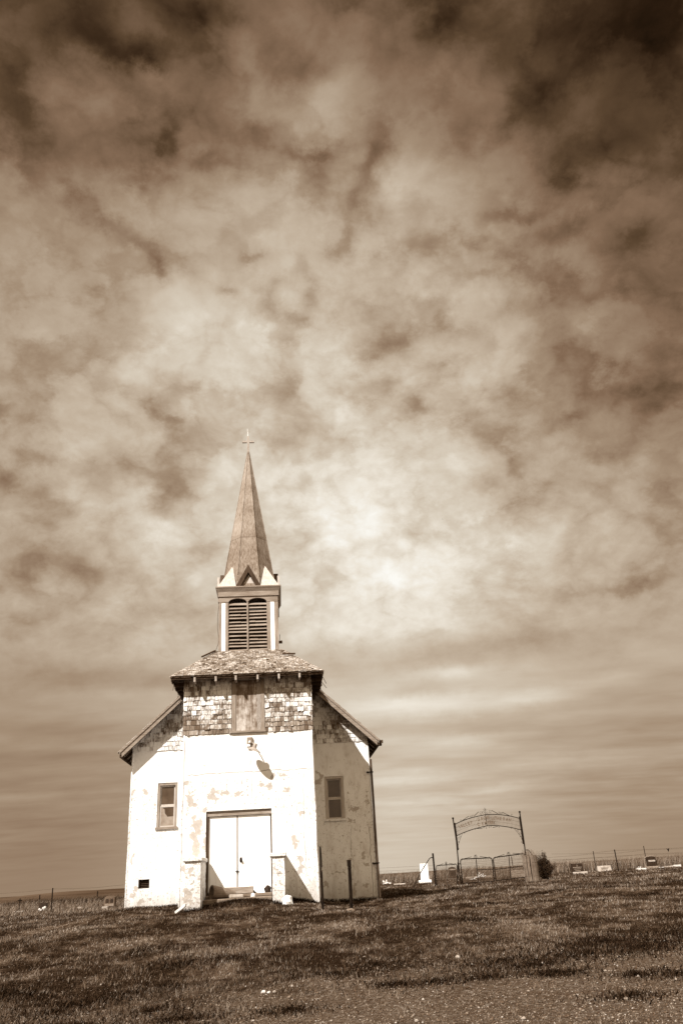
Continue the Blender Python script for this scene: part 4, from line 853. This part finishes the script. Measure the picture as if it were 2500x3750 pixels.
# ------------------------------------------------------------------ gravestones
def stone(px, Y, w, h, t, m, label, base=None, shape='flat', lean=0., extra=None, yaw=0., name='gravestone'):
    p = gp(px, Y); root = tag(empty(name, p, yaw), label, 'gravestone'); z0 = -.1
    if base:
        mb = MB(); mb.cbox(-base[0]/2, base[0]/2, -t*1.3, t*1.3, -.15, base[1], .02); mb.build('plinth', base[2], root); z0 = base[1]+.002
    mb = MB()
    if shape == 'flat': prof = [(-w/2, z0), (w/2, z0), (w/2, z0+h), (-w/2, z0+h)]
    elif shape == 'round': prof = [(-w/2, z0), (w/2, z0)]+[(w/2*math.cos(a), z0+h*.86+h*.14*math.sin(a)) for a in np.linspace(0, math.pi, 13)]
    elif shape == 'serp': prof = [(-w/2, z0), (w/2, z0), (w/2*.94, z0+h*.9), (w/4, z0+h*.97), (0, z0+h), (-w/4, z0+h*.97), (-w/2*.94, z0+h*.9)]
    mb.poly(prof, -t/2, t/2)
    if lean: mb.v = [tuple(Matrix.Rotation(lean, 4, 'X') @ Vector(v)) for v in mb.v]
    st = mb.build('headstone', m, root)
    if extra: extra(root, st, z0, w, h, t)
    return root
def x_cross(root, st, z0, w, h, t):
    mb = MB(); c = Vector((0, -t/2-.004, z0+h*.78)); mb.box(-.012, .012, c.y, c.y+.01, c.z-.14, c.z+.1); mb.box(-.07, -.0125, c.y, c.y+.01, c.z+.015, c.z+.04); mb.box(.0125, .07, c.y, c.y+.01, c.z+.015, c.z+.04)
    mb.build('carved_cross', M['stone_mid'], st)
stone(1556, 64, .58, 1.10, .18, M['stone_white'], 'tall white marble headstone with a carved cross behind the braced post', (.92, .14, M['stone_white']), 'flat', extra=x_cross)
def x_band(root, st, z0, w, h, t): mb = MB(); mb.box(-w*.44, w*.44, -t/2-.008, -t/2-.001, z0+h*.72, z0+h*.84); mb.build('name_band', M['stone_mid'], st)
stone(1658, 75, .62, .92, .2, M['stone_dark'], 'dark upright headstone seen through the narrow walking gate', (.8, .12, M['stone_mid']), 'serp', extra=x_band)
def x_inscr(root, st, z0, w, h, t):
    mb = MB(); 
    for q, (a, b) in enumerate(((-.38, .38), (-.3, .32), (-.22, .25))): mb.box(w*a, w*b, -t/2-.006, -t/2-.001, z0+h*(.62-.15*q), z0+h*(.68-.15*q))
    mb.poly([(-.05, z0+h*.72), (.05, z0+h*.72), (.0, z0+h*.94)], -t/2-.006, -t/2-.001); mb.build('inscription', M['stone_mid'], st)
stone(2114, 63, .80, .72, .2, M['stone_dark'], 'dark broad headstone on a pale block left of the white slab', None, 'flat', extra=x_inscr)
p = gp(2124, 61.3); mb = MB(); mb.cbox(-.5, .5, -.12, .12, -.1, .17, .03); tag(mb.build('grave_kerb', M['stone_pale'], loc=p), 'pale low stone kerb in front of the dark broad headstone', 'kerb')
def x_text(root, st, z0, w, h, t):
    mb = MB()
    for q in range(3): mb.box(-w*(.3-.05*q), w*(.28-.04*q), -t/2-.006, -t/2-.001, z0+h*(.72-.2*q), z0+h*(.78-.2*q))
    mb.build('inscription', M['stone_mid'], st)
stone(2212, 66, 1.0, .42, .22, M['stone_pale'], 'low pale slab headstone between the broad dark stone and the near steel post', None, 'flat', lean=-.25, extra=x_text)
def x_frame(root, st, z0, w, h, t):
    mb = MB(); mb.box(-w*.36, w*.36, -t/2-.01, -t/2-.001, z0+h*.46, z0+h*.62); mb.build('name_band', M['stone_pale'], st)
    mb = MB(); P = [(-w*.66, 0, 0), (-w*.62, 0, h*1.0), (-w*.3, 0, h*1.14), (w*.3, 0, h*1.14), (w*.62, 0, h*1.0), (w*.66, 0, 0)]; mb.tube([(x, t, z) for x, y, z in P], .035, 6); mb.build('iron_hoop', M['stone_mid'], root)
stone(2388, 69, .74, .72, .2, M['stone_dark'], 'dark rounded headstone inside a pale hoop near the right edge', (.95, .1, M['stone_mid']), 'serp', extra=x_frame)
def flat(px, Y, w, d, h, m, label, name='grave_kerb', cat='kerb'):
    p = gp(px, Y); mb = MB(); mb.cbox(-w/2, w/2, -d/2, d/2, -.1, h, .02); return tag(mb.build(name, m, loc=p), label, cat)
flat(2347, 62, .62, .4, .13, M['stone_light'], 'bright white kerb slab left of the hooped headstone')
flat(2386, 62.5, .8, .4, .10, M['stone_mid'], 'dull grey kerb slab in front of the hooped headstone')
flat(2421, 65, .34, .3, .14, M['stone_light'], 'small white kerb block right of the hooped headstone')
flat(2446, 65.2, .62, .3, .13, M['stone_pale'], 'pale kerb slab between two white kerb blocks')
flat(2478, 65, .52, .3, .16, M['stone_light'], 'white kerb block nearest the right edge')
def flowers(px, Y, s_, label, n=14, wide=1.):
    p = gp(px, Y); mb = MB()
    for k in range(n): q = Vector((random.gauss(0, .5)*s_*wide, random.gauss(0, .3)*s_, abs(random.gauss(0, .5))*s_+.04)); mb.ball(q, random.uniform(.16, .34)*s_, 7, 5, .3)
    for k in range(n): mb.tube([(0, 0, -.03), (random.gauss(0, .4)*s_*wide, random.gauss(0, .2)*s_, random.uniform(.1, .8)*s_)], .008, 4)
    return tag(mb.build('grave_flowers', M['stone_light'], loc=p), label, 'flowers')
flowers(2341, 64.5, .17, 'small heap of white flowers behind the bright white kerb slab', 8)
flowers(1412, 68, .24, 'white grave flowers by the church corner')
flowers(1733, 64, .2, 'white grave flowers seen through the left half of the gate leaf', 12, 1.2)
flowers(1760, 66, .22, 'wide bank of white grave flowers behind the middle bar of the left gate leaf', 26, 1.5)
flat(1752, 67, 2.0, .3, .12, M['stone_mid'], 'long grey kerb behind the white grave flowers seen through the gate')
flat(1905, 62, 1.3, .3, .42, M['stone_mid'], 'grey low headstone seen through the right gate leaf', 'gravestone', 'gravestone')
flat(1462, 62, .8, .5, .09, M['stone_pale'], 'pale flat grave slab in the grass left of the white headstone', 'gravestone', 'gravestone')
# the left-hand graves
def x_bq(root, st, z0, w, h, t): mb = MB(); mb.box(-w*.42, w*.42, -t/2-.006, -t/2-.001, z0+h*.62, z0+h*.9); mb.build('polished_panel', M['stone_mid'], st)
stone(157, 54, .52, .66, .16, M['stone_dark'], 'small dark headstone with white flowers against it at far left', None, 'serp')
flowers(160, 53.4, .26, 'white flowers leaning on the small dark headstone at far left', 14)
p = gp(70, 56); root = tag(empty('iron_cross', p), 'thin iron grave cross standing in weeds at the left edge', 'cross'); mb = MB(); mb.box(-.02, .02, -.02, .02, -.1, .82); mb.box(-.14, -.021, -.018, .018, .66, .72); mb.box(.021, .14, -.018, .018, .66, .72); mb.build('shaft', M['iron'], root)
mb = MB(); mb.lathe([(.07, -.015), (.07, .015)], 12, Matrix.Translation((0, -.03, .69)) @ Matrix.Rotation(math.pi/2, 4, 'X')); mb.build('medallion', M['iron'], root)
flat(70, 55.2, .62, .3, .12, M['stone_pale'], 'pale flat footstone below the thin iron cross')
def x_hearts(root, st, z0, w, h, t):
    for sx in (-1, 1):
        mb = MB(); c = sx*w*.22; mb.poly([(c-w*.16, z0+h*.50), (c+w*.16, z0+h*.50), (c+w*.17, z0+h*.66), (c+w*.09, z0+h*.82), (c, z0+h*.76), (c-w*.09, z0+h*.82), (c-w*.17, z0+h*.66)], -t/2-.008, -t/2-.001); mb.build('dark_heart', M['stone_dark'], st)
    mb = MB(); mb.box(-w*.42, w*.42, -t/2-.01, -t/2-.001, z0+h*.28, z0+h*.44); mb.build('name_band', M['stone_mid'], st)
    mb = MB(); mb.box(-w*.46, w*.46, -t/2-.006, -t/2-.001, z0+.0, z0+h*.27); mb.build('dark_foot', M['stone_dark'], st)
stone(403, 54, .70, .78, .2, M['stone_old'], 'grey headstone with two dark shapes just left of the church', None, 'round', extra=x_hearts, yaw=-.25)
flat(386, 52, .34, .3, .16, M['stone_pale'], 'small pale stone in the grass below the two shape headstone', 'stone', 'stone')
flat(293, 55, .26, .25, .14, M['stone_pale'], 'small pale stone in the grass left of the two shape headstone', 'stone', 'stone')

# ------------------------------------------------------------------ wire fences
def fence(label, posts, ext, strands, wirer=.006):
    """posts: (px, Y, height, radius); strands run through all the posts and the end points ext"""
    P = [(gp(px, Y), h, r_) for px, Y, h, r_ in posts]; o = P[0][0]; root = tag(empty('wire_fence', o), label, 'fence')
    for p, h, r_ in P: mb = MB(); mb.tube([p-o+Vector((0, 0, -.3)), p-o+Vector((random.uniform(-.02, .02), 0, h))], r_, 6); mb.build('post', M['iron'], root)
    line = sorted([(p.x, p) for p, h, r_ in P]+[(gp(px, Y).x, gp(px, Y)) for px, Y in ext], key=lambda q: q[0]); line = [q[1] for q in line]
    for s_ in strands:
        mb = MB(); pts = []
        for a, b in zip(line[:-1], line[1:]):
            for t in np.linspace(0, 1, 8, endpoint=False): q = a.lerp(b, t); q = q+Vector((0, 0, s_-.10*math.sin(math.pi*t)*random.uniform(.7, 1))); pts.append(q-o)
        pts.append(line[-1]+Vector((0, 0, s_))-o); mb.tube(pts, wirer, 4); mb.build('wire', M['wire'], root)
fence('wire fence with slim posts along the far tall grass at right', [(1880, 82, 1.6, .04), (2182, 76, 1.6, .032), (2369, 76, 1.72, .032), (2640, 78, 1.7, .045)], [(1380, 90), (2900, 80)], (.5, .8, 1.1, 1.4), .008)
fence('wire fence with one tall near post in front of the graves at right', [(2264, 62, 1.46, .04), (2720, 63, 1.4, .034)], [(2030, 61), (2900, 64)], (1.05, 1.40), .006)
fence('wire fence with leaning posts behind the far left graves', [(188, 53, 1.3, .036), (-160, 60, 1.3, .038)], [(-400, 64), (470, 60), (640, 62)], (1.25,), .006)
fence('sparse wire fence crossing the field before the far hill', [(144, 80, .98, .05), (355, 86, 1.02, .05), (560, 90, 1.05, .05)], [(0, 76), (700, 96)], (.5, .9), .007)
# birds
def bird(p, s_, label, perched, rot=0):
    root = tag(empty('bird', p, rot), label, 'bird'); mb = MB()
    vs = []; prof = [(.0, -.5), (.09, -.45), (.2, -.2), (.23, .0), (.17, .22), (.12, .32), (.13, .42), (.09, .5), (.0, .55)]
    Mx = Matrix.Rotation(R(20 if perched else 84), 4, 'X') @ Matrix.Diagonal((s_, s_*.9, s_, 1)); mb.lathe([(max(r_, .004), z) for r_, z in prof], 10, Mx)
    mb.tube([Mx @ Vector((0, -.10, .44)), Mx @ Vector((0, -.24, .42))], [.04*s_, .005*s_], 5); mb.tube([Mx @ Vector((0, .05, -.42)), Mx @ Vector((0, .12, -.78))], [.08*s_, .05*s_], 5)
    mb.build('body', M['iron'], root, smooth=True)
    for sx in (-1, 1):
        mb = MB()
        if perched: P = [(.15, .05, .3), (.42, .1, .52), (.55, .1, .60), (.30, .1, .1), (.1, .08, -.35)]
        else: P = [(.12, -.15, .02), (.7, -.22, .22), (1.2, .1, .16), (.75, .12, .2), (.12, .2, .02)]
        up = [Vector((sx*x, y, z))*s_ for x, y, z in P]; mb.add(up+[q+Vector((0, 0.04, -.04))*s_ for q in up], [(0, 1, 2, 3, 4), (9, 8, 7, 6, 5)]+[(i, 5+i, 5+(i+1) % 5, (i+1) % 5) for i in range(5)]); mb.build('wing', M['iron'], root)
bird(at(2445, 3112.5, 62.5), .2, 'dark bird with raised wings on the fence wire at right', True)
bird(at(1619.5, 1901, 90), .07, 'tiny dark bird flying high in the bright sky', False, .5)

# ------------------------------------------------------------------ grass, weeds and gravel
CI = CH.inverted()
def inside(x, y, pad=0.):
    lx = CI[0][0]*x+CI[0][1]*y+CI[0][3]; ly = CI[1][0]*x+CI[1][1]*y+CI[1][3]
    a = (np.abs(lx) < 3.97+pad) & (ly > DT-pad) & (ly < 17); b = (np.abs(lx) < 1.96+pad) & (ly > -pad) & (ly < DT+.1)
    c = (lx > -1.68) & (lx < -1.22) & (ly > -1.57) & (ly < .1); d = (lx > .66) & (lx < 1.02) & (ly > -1.57) & (ly < .1); e = (lx > -1.23) & (lx < .67) & (ly > -.98) & (ly < .1)
    return a | b | c | d | e
def blades(name, x, y, h, w, lean, m, wind=(.25, .0), zoff=-.01):
    n = len(x); z = g(x, y)+zoff; a = rng.uniform(0, math.tau, n); ca, sa = np.cos(a)*w/2, np.sin(a)*w/2
    b = rng.uniform(0, math.tau, n); L = lean*h*rng.uniform(.3, 1, n); dx = np.cos(b)*L+wind[0]*h*.5; dy = np.sin(b)*L+wind[1]*h
    v = np.empty((n, 5, 3)); v[:, 0] = np.stack([x-ca, y-sa, z], -1); v[:, 1] = np.stack([x+ca, y+sa, z], -1)
    v[:, 2] = np.stack([x+ca*.7+dx*.4, y+sa*.7+dy*.4, z+h*.6], -1); v[:, 3] = np.stack([x-ca*.7+dx*.4, y-sa*.7+dy*.4, z+h*.6], -1); v[:, 4] = np.stack([x+dx, y+dy, z+h*.97], -1)
    me = bpy.data.meshes.new(name); me.vertices.add(n*5); me.vertices.foreach_set('co', v.ravel())
    base = np.arange(n)*5; loops = np.stack([base, base+1, base+2, base+3, base+3, base+2, base+4], -1)
    me.loops.add(n*7); me.loops.foreach_set('vertex_index', loops.ravel().astype(np.int32))
    st = np.stack([np.arange(n)*7, np.arange(n)*7+4], -1).ravel(); me.polygons.add(n*2); me.polygons.foreach_set('loop_start', st.astype(np.int32)); me.polygons.foreach_set('loop_total', np.tile([4, 3], n).astype(np.int32))
    me.materials.append(m); me.update(calc_edges=True); o = bpy.data.objects.new(name, me); COL.objects.link(o); o['kind'] = 'stuff'; return o
def fbm(x, y, s_, sd):
    v = 0; amp = 1; tot = 0
    for k in range(4):
        an = sd*1.7+k*2.1; X = (x*math.cos(an)+y*math.sin(an))*s_*2**k; Y = (-x*math.sin(an)+y*math.cos(an))*s_*2**k
        v = v+amp*(np.sin(X+1.3*np.sin(Y*.7+sd))*np.cos(Y*.9+1.1*np.sin(X*.6+k))); tot += amp; amp *= .6
    return v/tot
def scatter(n, y0, y1, power, spread=.62, pad=2.5):
    u = rng.uniform(0, 1, n); q = 1-power; y = ((y1**q-y0**q)*u+y0**q)**(1/q); x = rng.uniform(-1, 1, n)*(y*spread+pad) - y*.03; return x, y
def gravel_edge(x, y): return y-.22*x+2.6*fbm(x, y, .42, 3)+1.2*fbm(x, y, 1.9, 8)
x, y = scatter(560000, 7.5, 30, 1.75); e = gravel_edge(x, y); bare = sm(-.42, -.05, fbm(x, y, 1.1, 21)+.35*fbm(x, y, 4., 5)); keep = (rng.uniform(0, 1, len(x)) < (sm(11.2, 14.2, e)*.97+.03)*(.5+.5*bare)) & ~inside(x, y)
x, y = x[keep], y[keep]; h = rng.uniform(.022, .062, len(x))*(1+.6*fbm(x, y, .9, 1))*(1-.35*(y < 12.5)); blades('short_grass', x, y, h, rng.uniform(.005, .011, len(x))*(y/16), .75, M['grass'])
x, y = scatter(260000, 29, 95, 2.1, .6, 3); keep = ~inside(x, y); x, y = x[keep], y[keep]
h = rng.uniform(.04, .11, len(x))*(1+.6*fbm(x, y, .35, 5)); h = np.where(x < -8, h*1.15, h); blades('meadow_grass', x, y, h, rng.uniform(.016, .032, len(x))*(y/50), .7, M['grass'])
cx, cy = scatter(5200, 8.5, 40, 1.8); e = gravel_edge(cx, cy); k_ = rng.uniform(0, 1, len(cx)) < sm(11, 14, e)*.9+.1; cx, cy = cx[k_], cy[k_]
nb = 22; cr2 = np.repeat(np.exp(rng.normal(math.log(.09), .5, len(cx))), nb); x = np.repeat(cx, nb)+rng.normal(0, 1, len(cx)*nb)*cr2*1.4; y = np.repeat(cy, nb)+rng.normal(0, 1, len(cx)*nb)*cr2; ht = np.repeat(np.exp(rng.normal(math.log(.06), .4, len(cx))), nb)
dk = np.repeat(rng.uniform(0, 1, len(cx)) < .38, nb); ok = ~inside(x, y)
for nm, sel, mm in (('tussock_grass', ok & ~dk, 'grass_tall'), ('tussock_grass', ok & dk, 'grass_dark')): blades(nm, x[sel], y[sel], ht[sel]*rng.uniform(.5, 1.1, sel.sum()), rng.uniform(.005, .010, sel.sum())*(y[sel]/15), .9, M[mm])
# darker, denser tufts
tx, ty, tr = [], [], []
for px, Y, r_ in ((525, 16.2, .55), (665, 14.6, .7), (600, 13.2, .5), (380, 12.6, .6), (50, 13, .9), (250, 12.3, .4), (470, 12.8, .5), (850, 14.6, .35), (660, 10.9, .45), (1060, 10.9, .45), (300, 10.7, .5), (90, 10.8, .6), (1590, 12.2, .38), (1780, 12.2, .35), (1455, 12.0, .5), (1840, 13.6, .8), (1950, 13, .9), (2200, 14.3, 1.0), (2350, 13.6, 1.1), (2150, 13.2, .8), (2050, 12.2, .45), (2330, 11.8, .35), (2480, 11.6, .5), (1740, 17, .45), (1780, 22, .5), (2040, 12.3, .3), (2450, 15, .8), (690, 10.2, .4), (560, 11.6, .5), (200, 11.7, .45), (1230, 13.2, .5), (1370, 13.9, .5), (2300, 10.6, .4), (2000, 26, .7), (2260, 27, .8), (2130, 30, .9), (2330, 31, .9), (2470, 28, .8), (2380, 22, .7)):
    p = gp(px, Y); n = int(1500*r_*r_/(Y/13)**.5)+200; a = rng.uniform(0, math.tau, n); q = r_*np.abs(rng.normal(0, .55, n)); tx.append(p.x+np.cos(a)*q*1.5); ty.append(p.y+np.sin(a)*q); tr.append(np.full(n, r_))
for lx in np.arange(-4.0, -1.7, .12): tx.append(rng.normal(lx, .1, 70)); ty.append(rng.normal(DT-.22, .13, 70)); tr.append(np.full(70, -1.))
for lx0, lx1, ly, n, sd in ((2.0, 4.1, DT-.15, 900, .08), (1.05, 1.96, -.14, 700, .09), (.66, 1.02, -1.7, 160, .06), (-1.7, -1.2, -1.7, 160, .07), (-1.2, .66, -1.15, 1500, .1), (-1.1, -.5, -.75, 260, .1), (-4.6, -1.7, DT-.8, 900, .4), (-1.2, .6, -1.6, 700, .3)):
    tx.append(rng.uniform(lx0, lx1, n)); ty.append(rng.normal(ly, sd, n)); tr.append(np.full(n, -1.))
X = np.concatenate(tx); Y = np.concatenate(ty); T = np.concatenate(tr); lo_ = T < 0
X2 = CH[0][0]*X+CH[0][1]*Y+CX; Y2 = CH[1][0]*X+CH[1][1]*Y+CD; X = np.where(lo_, X2, X); Y = np.where(lo_, Y2, Y); k_ = ~inside(X, Y); X, Y, T = X[k_], Y[k_], T[k_]
n = len(X); blades('dark_grass', X, Y, rng.uniform(.04, .11, n)*np.where(T < 0, 1.2, .75), rng.uniform(.009, .018, n), 1.1, M['grass_dark'])
# tall dry grass along the far fence and on the left
x = rng.uniform(-6, 62, 60000); y = rng.normal(80, 2.6, len(x)); h = rng.uniform(.35, 1.05, len(x))*(1+.35*fbm(x, y, .5, 2)); 
x2 = rng.uniform(-48, -9, 42000); y2 = rng.normal(72, 6, len(x2)); h2 = rng.uniform(.15, .55, len(x2))*(1+.5*fbm(x2, y2, .4, 6))
x3 = rng.uniform(-34, -9, 26000); y3 = rng.uniform(46, 66, len(x3)); h3 = rng.uniform(.06, .22, len(x3))*(1+.7*fbm(x3, y3, .5, 9))
x = np.concatenate([x, x2, x3]); y = np.concatenate([y, y2, y3]); h = np.concatenate([h, h2, h3]); k_ = ~inside(x, y, .3); x, y, h = x[k_], y[k_], h[k_]; blades('tall_grass', x, y, np.maximum(h, .05), rng.uniform(.014, .034, len(x)), .45, M['grass_tall'], (.35, 0))
x = np.concatenate([rng.uniform(-6, 62, 20000), rng.uniform(-48, -9, 9000)]); y = np.concatenate([rng.normal(78.5, 1.2, 20000), rng.normal(70, 1.5, 9000)]); h = np.maximum(.05, rng.uniform(.15, .6, len(x))*(1+.9*fbm(x, y, .35, 12))); k_ = ~inside(x, y, .3); x, y, h = x[k_], y[k_], h[k_]; blades('dark_weeds', x, y, h, rng.uniform(.02, .05, len(x)), .8, M['grass_dark'], (.2, 0))
# gravel
def gravel(n):
    x, y = scatter(n, 7.5, 17, 1.3, .62, 1.5); e = gravel_edge(x, y); k_ = rng.uniform(0, 1, n) < 1-sm(11.5, 15.5, e)*.985; x, y = x[k_], y[k_]; n = len(x); z = g(x, y)
    oct_ = np.array([(1, 0, 0), (0, 1, 0), (-1, 0, 0), (0, -1, 0), (0, 0, .8), (0, 0, -.5)]); tri = np.array([(0, 1, 4), (1, 2, 4), (2, 3, 4), (3, 0, 4), (1, 0, 5), (2, 1, 5), (3, 2, 5), (0, 3, 5)])
    s_ = np.exp(rng.normal(math.log(.0085), .42, n)); v = oct_[None]*s_[:, None, None]*rng.uniform(.65, 1.25, (n, 6, 1)); a = rng.uniform(0, math.tau, n); c, d = np.cos(a)[:, None], np.sin(a)[:, None]
    vx = v[..., 0]*c-v[..., 1]*d+x[:, None]; vy = v[..., 0]*d+v[..., 1]*c+y[:, None]; vz = v[..., 2]*.75+(z+s_*.2)[:, None]; v = np.stack([vx, vy, vz], -1)
    f = (np.arange(n)[:, None, None]*6+tri[None]).reshape(-1); me = bpy.data.meshes.new('gravel'); me.vertices.add(n*6); me.vertices.foreach_set('co', v.ravel()); me.loops.add(len(f)); me.loops.foreach_set('vertex_index', f.astype(np.int32))
    me.polygons.add(len(f)//3); me.polygons.foreach_set('loop_start', (np.arange(len(f)//3)*3).astype(np.int32)); me.polygons.foreach_set('loop_total', np.full(len(f)//3, 3, np.int32)); me.materials.append(M['pebble']); me.update(calc_edges=True)
    o = bpy.data.objects.new('gravel', me); COL.objects.link(o); o['kind'] = 'stuff'
gravel(110000)
for (px, Y, r_), lab in zip(((965, 12.25, .035), (985, 12.2, .028), (1005, 12.2, .026), (1070, 12.4, .024), (1675, 14.3, .04), (1525, 9.9, .026)), ('largest of the white stones lying in the grass below the doors', 'middle white stone of the cluster in the grass below the doors', 'right small white stone of the cluster in the grass below the doors', 'lone pale stone right of the white stone cluster', 'flat pale stone in open turf right of the church', 'bright white pebble in the foreground gravel')):
    rock('stone', gp(px, Y), (r_, r_*.8, r_*.6), M['stone_pale'] if px > 1000 else M['stone_light'], lab)
